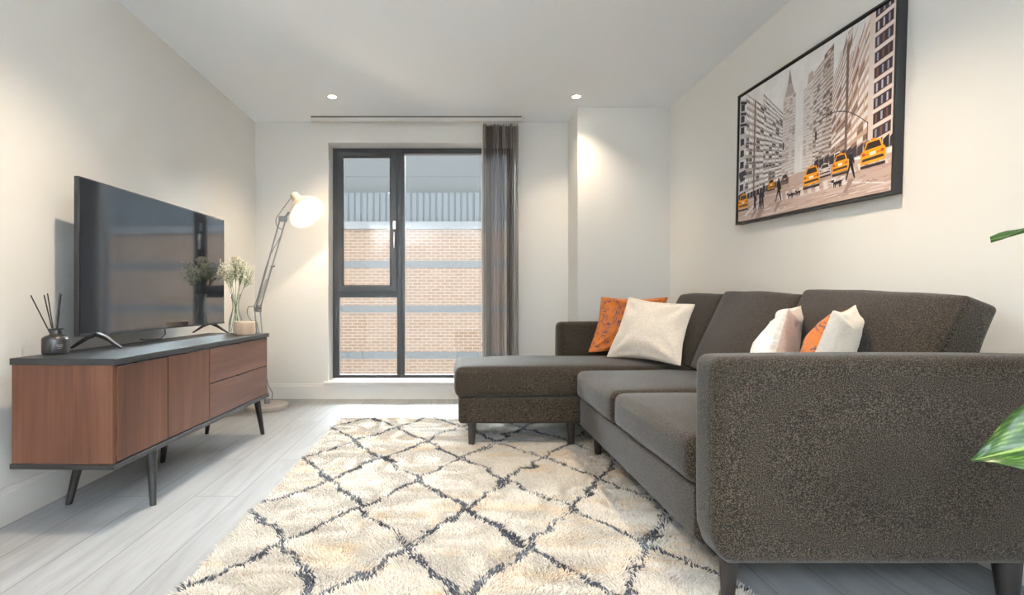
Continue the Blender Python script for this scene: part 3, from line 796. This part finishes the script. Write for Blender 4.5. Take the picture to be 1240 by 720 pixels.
    C4 = np.ones((n, 7, 4), np.float32); C4[:, :, :3] = np.clip(colr, 0, 1)[:, None, :]
    ca.data.foreach_set('color', C4.reshape(-1)); me.materials.append(M['pile'])
    o = bpy.data.objects.new('pile', me); COL.objects.link(o); o.parent = t; o['kind'] = 'stuff'
rug()

# ------------------------------------------------------------------ sofa
def sofa():
    t = thing('corner_sofa', 'charcoal tweed corner sofa with a chaise standing on the rug along the wall', 'sofa', (1.2, 2.5, 0))
    o = Vector((1.2, 2.5, 0)); S = M['sofa']
    def put(mb, name, mat=S, smooth=180, par=t):
        mb.v = [tuple(Vector(v) - o) for v in mb.v] if par is t else mb.v
        return mb.build(name, mat, par, smooth=smooth)
    X1 = 1.69
    arms = []
    for (y0, y1) in ((1.40, 1.53), (3.512, 3.636)):
        vs, fs = soft_box((X1 - .715) / 2, (y1 - y0) / 2, .287, .032, mid=10, crown=(.006, 0, .006, .006, 0, .006))
        c = Vector(((X1 + .715) / 2, (y0 + y1) / 2, .418))
        out = []
        for v in vs:
            p = v + c
            if p.z < .23 and p.x < .80:      # lower front corner sweeps back
                f = (.23 - p.z) / .09; g = max(0, (.80 - p.x) / .085); p.x += .028 * f * f * g
            out.append(p)
        mb = MB(); mb.add(out, fs); a = put(mb, 'armrest'); arms.append(a)
        for y in (y0 + .012, y1 - .012):
            s = MB().tube([Vector((x, y + (-.0066 if y < (y0 + y1) / 2 else .0066), .684)) - o for x in np.linspace(.765, 1.64, 12)], .0024, 6)
            s.build('seam', M['seam'], a, smooth=60)
    put(block(1.575, X1, 1.5345, 3.5075, .14, .695, .03), 'back_frame')
    put(block(.722, 1.57, 1.5345, 2.945, .14, .300, .012), 'base')
    put(block(.025, 1.57, 2.950, 3.5075, .145, .296, .02), 'chaise_base')
    def seat(x0, x1, y0, y1, z0, z1, name, cr):
        mb = block(x0, x1, y0, y1, z0, z1, .035, mid=12, crown=(.012, 0, .004, .004, 0, cr), wob=.004, seed=len(name) + y0)
        s = put(mb, name)
        r = .033
    seat(.705, 1.45, 1.535, 2.262, .304, .452, 'seat_cushion', .022)
    seat(.700, 1.45, 2.270, 2.935, .304, .456, 'seat_cushion', .022)
    seat(.008, 1.45, 2.942, 3.507, .300, .472, 'chaise_cushion', .026)
    def back(y0, y1, zn, zf, seed):
        fb, ft, bt, bb = (1.335, .470), (1.540, .900), (1.652, .862), (1.50, .470)
        hy = (y1 - y0) / 2
        vs, fs = soft_box(.075, hy, .22, .02, mid=12, crown=(.034, .012, .0, .0, 0, .016), wob=.006, seed=seed)
        out = []
        for v in vs:
            u = (v.x / .075 + 1) / 2; w = (v.z / .22 + 1) / 2; q = v.y / hy
            f = [fb[i] * (1 - w) + ft[i] * w for i in range(2)]; g = [bb[i] * (1 - w) + bt[i] * w for i in range(2)]
            x = f[0] * (1 - u) + g[0] * u; z = f[1] * (1 - u) + g[1] * u
            z += w * (zn * (1 - q) / 2 + zf * (1 + q) / 2)
            # sides of the cushion are a little thinner than its middle
            x += (.5 - u) * .012 * abs(q) ** 3
            out.append((x, (y0 + y1) / 2 + v.y, z))
        mb = MB(); mb.add(out, fs); bc = put(mb, 'back_cushion')
        for sg, zz in ((-1, zn), (1, zf)):
            pts = []
            for k in range(15):
                w = .06 + .88 * k / 14; pts.append(Vector((fb[0] * (1 - w) + ft[0] * w + .0085, (y0 + y1) / 2 + sg * (hy - .0055), fb[1] * (1 - w) + ft[1] * w + w * zz)) - o)
            MB().tube(pts, .0026, 6).build('seam', M['seam'], bc, smooth=60)
    back(1.54, 2.268, -.022, .010, 2)
    back(2.276, 2.935, -.012, .010, 5)
    back(2.945, 3.505, -.005, 0, 9)
    def leg(x, y, z0, dx=0, dy=0, rt=.027):
        n = 20; vs = [Vector((x + (dx if j == 0 else 0), y + (dy if j == 0 else 0), z0 if j == 0 else .15)) - o + Vector((math.cos(2 * PI * k / n), math.sin(2 * PI * k / n), 0)) * (rt * .63 if j == 0 else rt) for j in range(2) for k in range(n)]
        mb = MB(); mb.add(vs, [(k, (k + 1) % n, n + (k + 1) % n, n + k) for k in range(n)] + [tuple(reversed(range(n))), tuple(range(n, 2 * n))])
        mb.build('leg', M['sofaleg'], t, smooth=40)
    R = .0072
    leg(.785, 1.462, R, -.004); leg(1.575, 1.462, 0, .006, rt=.036); leg(.105, 3.0, R, -.003); leg(.685, 3.0, R); leg(.785, 2.80, R)
    leg(.105, 3.455, R, -.003); leg(1.55, 3.57, 0); leg(1.62, 2.45, 0); leg(.80, 3.575, R)
sofa()

# ------------------------------------------------------------------ cushions on the sofa
def pillow(name, corners, thick, mats, label, cat, seed, parts=None, nrm_flip=False):
    BL, BR, TR, TL = [Vector(c) for c in corners]
    n = 30; ctr = (BL + BR + TR + TL) / 4
    t = thing(name, label, cat, (ctr.x, ctr.y, min(c.z for c in (BL, BR, TR, TL))))
    o = t.location.copy()
    nrm = ((BR - BL).cross(TL - BL)).normalized()
    def sheet(side):
        mb = MB(); vs = []
        for j in range(n + 1):
            for i in range(n + 1):
                u, v = i / n, j / n
                u = .5 - .5 * math.cos(PI * u) * (abs(math.cos(PI * u)) ** -.25 if abs(math.cos(PI * u)) > 1e-6 else 1); v = .5 - .5 * math.cos(PI * v) * (abs(math.cos(PI * v)) ** -.25 if abs(math.cos(PI * v)) > 1e-6 else 1)
                uu = u + (.5 - u) * .085 * math.sin(PI * v) ** 1.3 * abs(2 * u - 1); vv = v + (.5 - v) * .085 * math.sin(PI * u) ** 1.3 * abs(2 * v - 1)
                p = BL * (1 - uu) * (1 - vv) + BR * uu * (1 - vv) + TR * uu * vv + TL * (1 - uu) * vv
                e = max(0, 16 * u * (1 - u) * v * (1 - v)) ** .5
                w = mnoise.noise(Vector((u * 3, v * 3, seed + side * 7))) * .020 + mnoise.noise(Vector((u * 8, v * 8, seed + 3 + side))) * .006
                # creases running in from the corners
                cd_ = min(math.hypot(u - a, v - b) for a in (0, 1) for b in (0, 1))
                cr = math.sin(math.atan2(min(u, 1 - u), max(1e-4, min(v, 1 - v))) * 9 + seed) * .010 * math.exp(-((cd_ - .3) / .16) ** 2)
                p = p + nrm * side * (thick * e * .92 + (w + cr) * min(1, e * 2.2))
                mb.uv[len(vs)] = (u, v); vs.append(p - o)
        W = n + 1; fs = []
        for j in range(n):
            for i in range(n):
                q = (j * W + i, j * W + i + 1, (j + 1) * W + i + 1, (j + 1) * W + i); fs.append(q if side > 0 else tuple(reversed(q)))
        mb.add(vs, fs); return mb
    # seam line round the rim (same points on both sheets)
    sheet(1).build('front_cover', mats[0], t, smooth=180)
    sheet(-1).build('back_cover', mats[1], t, smooth=180)
    ring = []
    for k in range(4 * 16):
        s_, f = divmod(k, 16); f /= 16
        u, v = [(f, 0), (1, f), (1 - f, 1), (0, 1 - f)][s_]
        uu = u + (.5 - u) * .085 * math.sin(PI * v) ** 1.3 * abs(2 * u - 1); vv = v + (.5 - v) * .085 * math.sin(PI * u) ** 1.3 * abs(2 * v - 1)
        ring.append(BL * (1 - uu) * (1 - vv) + BR * uu * (1 - vv) + TR * uu * vv + TL * (1 - uu) * vv - o)
    MB().tube(ring, .0022, 6, closed=True).build('edge_seam', mats[2] if len(mats) > 2 else mats[1], t, smooth=60)
    return t
pillow('throw_cushion', [(.893, 3.40, .514), (1.30, 3.37, .512), (1.442, 3.455, .876), (1.0, 3.478, .878)], .058, (M['orange'], M['orange']),
       'orange patterned cushion leaning in the far corner of the sofa on the chaise', 'cushion', 2.)
pillow('throw_cushion', [(.962, 3.225, .503), (1.250, 2.83, .498), (1.397, 2.975, .833), (1.137, 3.335, .876)], .085, (M['cream'], M['cream']),
       'cream woven cushion on the chaise in front of the orange one', 'cushion', 5.)
pillow('throw_cushion', [(1.27, 2.19, .482), (1.085, 1.815, .482), (1.212, 1.86, .829), (1.462, 2.16, .835)], .078, (M['silk'], M['rose'], M['cream']),
       'pale silvery cushion with tan back, beside the orange and tan one behind the near armrest', 'cushion', 8.)
pillow('throw_cushion', [(1.315, 1.785, .482), (1.03, 1.605, .482), (1.200, 1.62, .827), (1.458, 1.86, .842)], .074, (M['orange'], M['tan']),
       'cushion with orange patterned front and tan back just behind the near armrest', 'cushion', 11.)

# ------------------------------------------------------------------ framed street painting
def painting():
    W_, Hh = 1.106, .765
    t = thing('framed_painting', 'black framed painting of a city street with yellow taxis on the right wall', 'painting')
    R = Matrix(((0, 0, -1, 0), (-1, 0, 0, 0), (0, 1, 0, 0), (0, 0, 0, 1)))
    t.matrix_world = Matrix.Translation((XR - .001, 2.514, 1.673)) @ R @ Matrix.Rotation(-math.radians(2.0), 4, 'Z')
    hw, hh, fw, dp = W_ / 2, Hh / 2, .010, .038
    mb = MB()
    out_ = [(-hw, -hh), (hw, -hh), (hw, hh), (-hw, hh)]; inn = [(-hw + fw, -hh + fw), (hw - fw, -hh + fw), (hw - fw, hh - fw), (-hw + fw, hh - fw)]
    vs = [(x, y, z) for z in (0.0, dp) for (x, y) in out_ + inn]; fs = []
    for k in range(4):
        k2 = (k + 1) % 4
        fs += [(k, 4 + k, 4 + k2, k2), (8 + k, 8 + k2, 12 + k2, 12 + k), (k, k2, 8 + k2, 8 + k), (4 + k, 12 + k, 12 + k2, 4 + k2)]
    mb.add(vs, fs); mb.build('frame', M['picframe'], t, bevel=.001)
    MB().box(-hw + fw + .0002, hw - fw - .0002, -hh + fw + .0002, hh - fw - .0002, .001, .004).build('backing_board', M['picframe'], t)
    cw, ch = W_ - 2 * fw - .012, Hh - 2 * fw - .012
    polys, cols = [], []
    rnd = random.Random(5)
    def C(r, g, b):
        f = lambda c: ((c / 255 + .055) / 1.055) ** 2.4 if c / 255 > .04045 else c / 255 / 12.92
        return (f(r), f(g), f(b))
    def poly(pts, col, layer):
        polys.append([(min(1, max(0, a)), min(1, max(0, b)), layer) for a, b in pts]); cols.append(col)
    def jit(c, a): k = rnd.uniform(1 - a, 1 + a); return tuple(min(1, max(0, x * k)) for x in c)
    VPu, VPv = .49, .235
    poly([(0, 0), (1, 0), (1, 1), (0, 1)], C(232, 231, 231), 0)
    for i in range(260):                      # misty sky strokes
        u = rnd.uniform(.1, .8); v = rnd.uniform(.3, 1); w = rnd.uniform(.01, .05); h = rnd.uniform(.02, .09)
        poly([(u - w, v - h), (u + w * .7, v - h * .8), (u + w, v + h), (u - w * .8, v + h * .7)], jit(C(232, 230, 230), .05), 1)
    # street
    poly([(0, 0), (1, 0), (1, .20), (.49, .25), (0, .17)], C(196, 172, 162), 2)
    for i in range(160):
        v = rnd.uniform(0, .17); u = rnd.uniform(0, 1); l = rnd.uniform(.02, .12)
        poly([(u, v), (u + l, v + .004), (u + l, v + .012), (u, v + .008)], jit(C(*rnd.choice([(205, 186, 178), (186, 158, 146), (214, 202, 198), (176, 150, 142)])), .05), 3)
    def facade(u0, u1, top0, top1, bot0, bot1, base, lite, darkc, rows, cols_, lay, fade=0):
        """slab of storeys whose lines run to the street's vanishing point"""
        poly([(u0, bot0), (u1, bot1), (u1, top1), (u0, top0)], base, lay)
        for r in range(rows):
            f0, f1 = r / rows, (r + .5) / rows
            for c in range(cols_):
                a, b = c / cols_, (c + 1) / cols_
                ua, ub = u0 + (u1 - u0) * a, u0 + (u1 - u0) * b
                def vv(f, s): return (bot0 + (top0 - bot0) * f) * (1 - s) + (bot1 + (top1 - bot1) * f) * s
                k = rnd.random(); g = (ub - ua) * rnd.uniform(.0, .18)
                col = jit(lite, .08) if k < .74 else jit(darkc, .25)
                poly([(ua + g, vv(f0, a)), (ub - g * .3, vv(f0, b)), (ub - g * .3, vv(f1, b)), (ua + g, vv(f1, a))], col, lay + 1)
                if rnd.random() < .45:
                    poly([(ua + g * 2, vv(f1 + .1 / rows, a)), (ub - g, vv(f1 + .1 / rows, b)), (ub - g, vv(f1 + .34 / rows, b)), (ua + g * 2, vv(f1 + .34 / rows, a))], jit(darkc, .3), lay + 1)
    wht, brn, gry, dk = C(236, 233, 233), C(170, 140, 126), C(160, 150, 148), C(96, 84, 84)
    # hazy towers in the middle
    facade(.375, .465, .80, .80, .24, .25, C(206, 196, 193), C(222, 216, 214), C(176, 162, 158), 26, 4, 4)
    poly([(.385, .80), (.455, .80), (.435, .88), (.405, .88)], C(176, 164, 160), 4)
    poly([(.405, .88), (.435, .88), (.421, .975), (.419, .975)], C(150, 138, 136), 4)
    facade(.52, .60, .78, .82, .25, .24, C(210, 200, 197), C(224, 218, 216), C(180, 166, 162), 26, 4, 4)
    poly([(.54, .80), (.585, .82), (.575, .88), (.55, .87)], C(190, 176, 172), 4)
    facade(.585, .66, .86, .92, .25, .24, C(184, 170, 164), C(220, 214, 212), C(120, 106, 104), 24, 4, 6)
    facade(.645, .70, .93, .97, .25, .24, C(166, 146, 136), C(206, 196, 192), C(104, 88, 84), 26, 3, 6)
    # left blocks
    facade(.215, .375, .92, .70, .22, .25, C(184, 175, 173), wht, C(104, 96, 98), 19, 6, 6)
    facade(.06, .225, 1.02, .82, .19, .22, C(186, 174, 169), wht, C(108, 98, 98), 15, 5, 8)
    facade(.0, .07, .98, .95, .17, .19, C(202, 196, 196), C(224, 220, 220), C(60, 56, 62), 9, 1, 8)
    for k in range(8):
        poly([(.012, .24 + k * .092), (.048, .245 + k * .09), (.048, .295 + k * .09), (.012, .295 + k * .092)], jit(C(62, 60, 68), .2), 10)
    poly([(.138, .18), (.152, .18), (.152, .9), (.138, .92)], C(134, 118, 112), 10)
    # right blocks
    facade(.695, .80, .74, 1.06, .24, .24, C(190, 164, 150), wht, C(122, 100, 92), 17, 4, 6)
    facade(.775, .895, .80, 1.30, .24, .25, C(198, 166, 148), C(232, 226, 224), C(136, 108, 96), 15, 4, 8)
    poly([(.772, .24), (.786, .24), (.786, .93), (.772, .9)], C(120, 98, 90), 10)
    poly([(.885, .25), (1, .26), (1, 1), (.885, 1)], C(222, 206, 198), 10)
    for k in range(10):
        z0 = .30 + k * .083
        poly([(.912, z0 - .004), (.992, z0 + .018), (.992, z0 + .076), (.912, z0 + .056)], jit(C(66, 52, 58), .15), 11)
        for q in range(3):
            u = .922 + q * .024; poly([(u, z0 + .006 + q * .006), (u + .008, z0 + .008 + q * .006), (u + .008, z0 + .052 + q * .006), (u, z0 + .05 + q * .006)], jit(C(*rnd.choice([(150, 152, 172), (120, 84, 74), (190, 188, 200)])), .1), 12)
        poly([(.905, z0 + .062), (1, z0 + .084), (1, z0 + .094), (.905, z0 + .07)], jit(C(236, 224, 216), .04), 12)
    # dark shop fronts
    for u in np.arange(.03, .36, .028):
        poly([(u, .155 + u * .1), (u + .024, .16 + u * .1), (u + .024, .205 + u * .1), (u, .2 + u * .1)], jit(C(58, 52, 56), .3), 10)
    for u in np.arange(.60, .99, .03):
        poly([(u, .235), (u + .027, .235), (u + .027, .29 + .02 * rnd.random()), (u, .285)], jit(C(62, 56, 62), .3), 12)
    # crossing stripes
    for k in range(9):
        u = .36 + k * .05; poly([(u, .09), (u + .026, .09), (u + .016, .145), (u - .006, .145)], jit(C(224, 216, 212), .04), 4)
    for k in range(4): poly([(.80 + k * .05, .15), (.835 + k * .05, .15), (.82 + k * .05, .19), (.79 + k * .05, .19)], jit(C(226, 218, 214), .03), 4)
    poly([(.05, .035), (.2, .15), (.215, .15), (.08, .035)], C(222, 218, 220), 4); poly([(.12, .05), (.25, .16), (.262, .16), (.15, .05)], C(216, 212, 214), 4)
    poly([(.78, .10), (.97, .045), (.97, .052), (.78, .108)], C(232, 226, 222), 4)
    def car(u, v, w, h, body, b2):
        poly([(u - w / 2, v - h * .5), (u + w / 2, v - h * .5), (u + w / 2, v - h * .62), (u - w / 2, v - h * .62)], C(70, 56, 54), 12)
        poly([(u - w / 2, v - h * .45), (u + w / 2, v - h * .42), (u + w * .5, v + h * .05), (u + w * .40, v + h * .16), (u + w * .30, v + h * .46), (u - w * .26, v + h * .46), (u - w * .38, v + h * .14), (u - w * .5, v + h * .02)], body, 13)
        poly([(u - w * .33, v + h * .12), (u + w * .34, v + h * .14), (u + w * .25, v + h * .40), (u - w * .22, v + h * .40)], C(64, 48, 46), 14)
        poly([(u - w * .1, v + h * .46), (u + w * .12, v + h * .46), (u + w * .1, v + h * .54), (u - w * .08, v + h * .54)], b2, 14)
        poly([(u - w * .42, v - h * .12), (u + w * .42, v - h * .1), (u + w * .42, v - h * .02), (u - w * .42, v - h * .03)], b2, 14)
        poly([(u - w * .13, v - h * .14), (u + w * .13, v - h * .13), (u + w * .13, v + h * .0), (u - w * .13, v - h * .0)], C(232, 222, 210), 15)
        poly([(u - w * .45, v - h * .34), (u + w * .45, v - h * .32), (u + w * .42, v - h * .2), (u - w * .42, v - h * .22)], C(72, 56, 52), 14)
        for s in (-1, 1): poly([(u + s * w * .44, v - h * .1), (u + s * w * .32, v - h * .1), (u + s * w * .32, v + h * .02), (u + s * w * .44, v + h * .02)], C(176, 66, 34), 15)
    Y1, Y2 = C(236, 158, 30), C(206, 122, 18)
    car(.915, .235, .115, .135, Y1, Y2); car(.752, .225, .088, .115, Y1, Y2); car(.583, .20, .105, .125, Y1, Y2)
    car(.665, .215, .07, .075, C(206, 202, 204), C(180, 176, 180)); car(.295, .225, .055, .075, Y1, Y2); car(.05, .155, .095, .12, Y1, Y2); car(.40, .235, .05, .06, C(110, 96, 98), C(140, 128, 128))
    ink = C(42, 38, 44)
    def person(u, v, h, st):
        poly([(u - .008, v + h * .5), (u + .009, v + h * .5), (u + .013, v + h * .84), (u - .011, v + h * .84)], ink, 16)
        poly([(u - .006, v + h * .86), (u + .006, v + h * .86), (u + .006, v + h), (u - .006, v + h)], C(70, 52, 50), 16)
        for s in (-1, 1): poly([(u + s * .001 - .006, v + h * .52), (u + s * .003 + .006, v + h * .52), (u + s * st + .003, v), (u + s * st - .004, v)], ink, 16)
        poly([(u + .009, v + h * .8), (u + .02, v + h * .5), (u + .016, v + h * .48), (u + .004, v + h * .72)], ink, 16)
        poly([(u - .01, v), (u + .02, v), (u - .02, v - h * .42), (u - .04, v - h * .42)], C(160, 136, 130), 5)
    person(.808, .115, .175, .022); person(.355, .085, .165, .022); person(.205, .06, .15, .01); person(.225, .065, .15, .01); person(.16, .065, .13, .008)
    def dog(u, v, s):
        poly([(u - s, v + s * .8), (u + s * .9, v + s * .9), (u + s * .95, v + s * 1.6), (u - s * .9, v + s * 1.5)], ink, 16)
        poly([(u - s * .9, v + s * 1.3), (u - s * 1.5, v + s * 1.5), (u - s * 1.5, v + s * 2.0), (u - s * .8, v + s * 2.1)], ink, 16)
        for k in (-.85, -.45, .5, .8): poly([(u + s * k - s * .12, v + s), (u + s * k + s * .14, v + s), (u + s * k + s * .06, v), (u + s * k - s * .1, v)], ink, 16)
        poly([(u + s * .85, v + s * 1.4), (u + s * 1.4, v + s * 2), (u + s * 1.45, v + s * 1.9), (u + s, v + s * 1.2)], ink, 16)
    dog(.74, .085, .024); dog(.445, .09, .018); dog(.50, .10, .015); dog(.47, .095, .014)
    for k in range(9):                       # lamp arms over the street
        f0, f1 = k / 9, (k + 1) / 9; c0 = lambda f: (.62 + .27 * f, .46 + .12 * math.sin(PI * (.18 + f * .72)) - .10 * f)
        a, b = c0(f0), c0(f1); poly([a, b, (b[0], b[1] + .006), (a[0], a[1] + .006)], C(52, 46, 50), 15)
    poly([(.885, .30), (.889, .30), (.889, .41), (.885, .41)], C(52, 46, 50), 15)
    poly([(.60, .42), (.612, .42), (.612, .475), (.60, .475)], C(78, 58, 56), 15)
    for k in range(5):
        poly([(.19 + k * .035, .36 + k * .022), (.225 + k * .035, .382 + k * .022), (.225 + k * .035, .386 + k * .022), (.19 + k * .035, .364 + k * .022)], C(60, 54, 58), 15)
    poly([(.378, .44), (.388, .44), (.388, .49), (.378, .49)], C(78, 58, 56), 15)
    sq = [(.86 + k * .010, .075 + .010 * math.sin(k * 2.3)) for k in range(9)]
    for a, b in zip(sq, sq[1:]): poly([a, b, (b[0], b[1] + .003), (a[0], a[1] + .003)], C(92, 74, 70), 5)
    me = bpy.data.meshes.new('canvas'); vs, fs = [], []
    # canvas block, then paint strokes laid on it
    def P(u, v, l): return ((u - .5) * cw, (v - .5) * ch, .0300 + l * 1.5e-6)
    bx = MB().box(-cw / 2, cw / 2, -ch / 2, ch / 2, .0045, .0299); vs += bx.v; fs += bx.f; fc = [C(225, 222, 220)] * 6
    order = sorted(range(len(polys)), key=lambda i: polys[i][0][2])
    for rank, i in enumerate(order):
        pts, c = polys[i], cols[i]; b = len(vs); vs += [P(p[0], p[1], rank + 1) for p in pts]; fs.append(tuple(range(b, b + len(pts)))); fc.append(c)
    me.from_pydata(vs, [], fs); me.update()
    ca = me.color_attributes.new('paint', 'FLOAT_COLOR', 'CORNER')
    arr = np.ones((len(me.loops), 4), np.float32)
    for p, c in zip(me.polygons, fc):
        arr[p.loop_start:p.loop_start + p.loop_total, :3] = c
    ca.data.foreach_set('color', arr.reshape(-1)); me.materials.append(M['paint'])
    o = bpy.data.objects.new('canvas', me); COL.objects.link(o); o.parent = t
painting()

# ------------------------------------------------------------------ plant beside the camera
def plant():
    PXp, PYp = 1.40, .70
    t = thing('potted_plant', 'leafy green potted plant by the near armrest, leaf tips at the right edge', 'plant', (PXp, PYp, 0))
    MB().lathe([(.105, 0), (.112, .006), (.145, .26), (.148, .27), (.138, .27), (.132, .245)], 40, cap1=False).build('pot', M['pot'], t, smooth=35)
    MB().lathe([(.133, .235), (.06, .243), (0, .246)], 32, cap0=False).build('soil', M['soil'], t, smooth=60)
    base = Vector((0, 0, .24))
    def leaf(tip, root, width, droop, face, seed, blunt=1., k0=1., k1=1.):
        tip, root = Vector(tip) - Vector((PXp, PYp, 0)), Vector(root) - Vector((PXp, PYp, 0))
        ax = tip - root; side = ax.cross(Vector(face)).normalized(); up = side.cross(ax).normalized()
        n, m = 22, 8; mb = MB(); vs = []
        for i in range(n + 1):
            f = i / n; c = root + ax * f + up * (droop * math.sin(PI * f))
            wb = math.sin(PI * min(1, f * .86 + .06) ** .8) ** .75 * (1 - f ** 6); wt = math.sin(PI * (1 - f) ** .45) ** .8 if f < 1 else 0
            for j in range(m + 1):
                q = j / m * 2 - 1; ks = k0 if q < 0 else k1
                w = width * ks * (wb if ks == 1. else wt) + .0008
                p = c + side * (w * q) + up * (abs(q) * w * .28 + .006 * math.sin(f * 17 + q * 2 + seed) * abs(q))
                mb.uv[len(vs)] = (f, (q + 1) / 2); vs.append(p)
        W = m + 1
        mb.add(vs, [(i * W + j, i * W + j + 1, (i + 1) * W + j + 1, (i + 1) * W + j) for i in range(n) for j in range(m)])
        l = mb.build('leaf', M['leaf'], t, smooth=180)
        sol = l.modifiers.new('thickness', 'SOLIDIFY'); sol.thickness = .0008
        s0 = base + Vector((random.uniform(-.03, .03), random.uniform(-.03, .03), 0)); mid = s0.lerp(root, .6) + Vector((0, 0, .08))
        pts = [s0 * (1 - f) ** 2 + mid * 2 * f * (1 - f) + root * f * f for f in [k / 10 for k in range(11)]]
        MB().tube(pts, [.006 - .003 * k / 10 for k in range(11)], 8).build('stalk', M['plantstem'], t, smooth=60)
    leaf((.960, .95, .566), (1.20, .86, .655), .074, .02, (-.25, -.75, .6), 1)
    leaf((.995, .95, .975), (1.27, .82, 1.01), .055, .012, (0, -.25, 1), 2)
    leaf((1.315, 1.17, .80), (1.37, .86, .90), .105, .03, (.1, -.3, 1), 3)
    leaf((1.50, 1.12, .92), (1.44, .84, .86), .075, .02, (.2, -.4, 1), 4)
    leaf((1.62, .55, .80), (1.46, .70, .82), .07, .02, (0, 0, 1), 5)
    leaf((1.24, .38, .72), (1.36, .62, .78), .07, .02, (0, 0, 1), 6)
    leaf((1.50, .98, 1.12), (1.42, .76, 1.06), .06, .02, (0, -.3, 1), 7)
    leaf((1.22, .60, 1.08), (1.37, .70, 1.02), .06, .02, (0, 0, 1), 8)
    leaf((1.40, 1.19, .60), (1.40, .88, .66), .10, .02, (0, -.3, 1), 9)
plant()

# ------------------------------------------------------------------ sky, camera, view
w = bpy.data.worlds.new('overcast_sky'); SC.world = w; w.use_nodes = True
bg = w.node_tree.nodes['Background']; bg.inputs['Color'].default_value = (.93, .97, 1.0, 1); bg.inputs['Strength'].default_value = 2.85

sd = bpy.data.lights.new('hazy_sun', 'SUN'); sd.energy = SUN_W; sd.angle = math.radians(110); sd.color = (.84, .93, 1)
so = bpy.data.objects.new('hazy_sun', sd); COL.objects.link(so); so.location = (0, 9, 9)
so.rotation_euler = Vector((-.10, -math.cos(math.radians(41)), -math.sin(math.radians(41)))).to_track_quat('-Z', 'Y').to_euler()

cam = bpy.data.cameras.new('camera'); co = bpy.data.objects.new('camera', cam); COL.objects.link(co)
co.location = (0, 0, .8646); co.rotation_euler = (PI / 2, 0, 0)
cam.lens = 18; cam.sensor_width = 36; cam.sensor_fit = 'HORIZONTAL'; cam.shift_x = 70 / 1240; cam.shift_y = 2 / 1240
cam.clip_start = .05; cam.clip_end = 100
SC.camera = co
vs = SC.view_settings; vs.view_transform = 'Standard'; vs.look = 'None'; vs.exposure = .8; vs.gamma = 1; vs.use_curve_mapping = False
SC.cycles.max_bounces = 10; SC.cycles.diffuse_bounces = 6; SC.cycles.glossy_bounces = 4; SC.cycles.transparent_max_bounces = 12
SC.cycles.caustics_reflective = False; SC.cycles.caustics_refractive = False
SC.cycles.sample_clamp_indirect = 12; SC.cycles.use_denoising = True
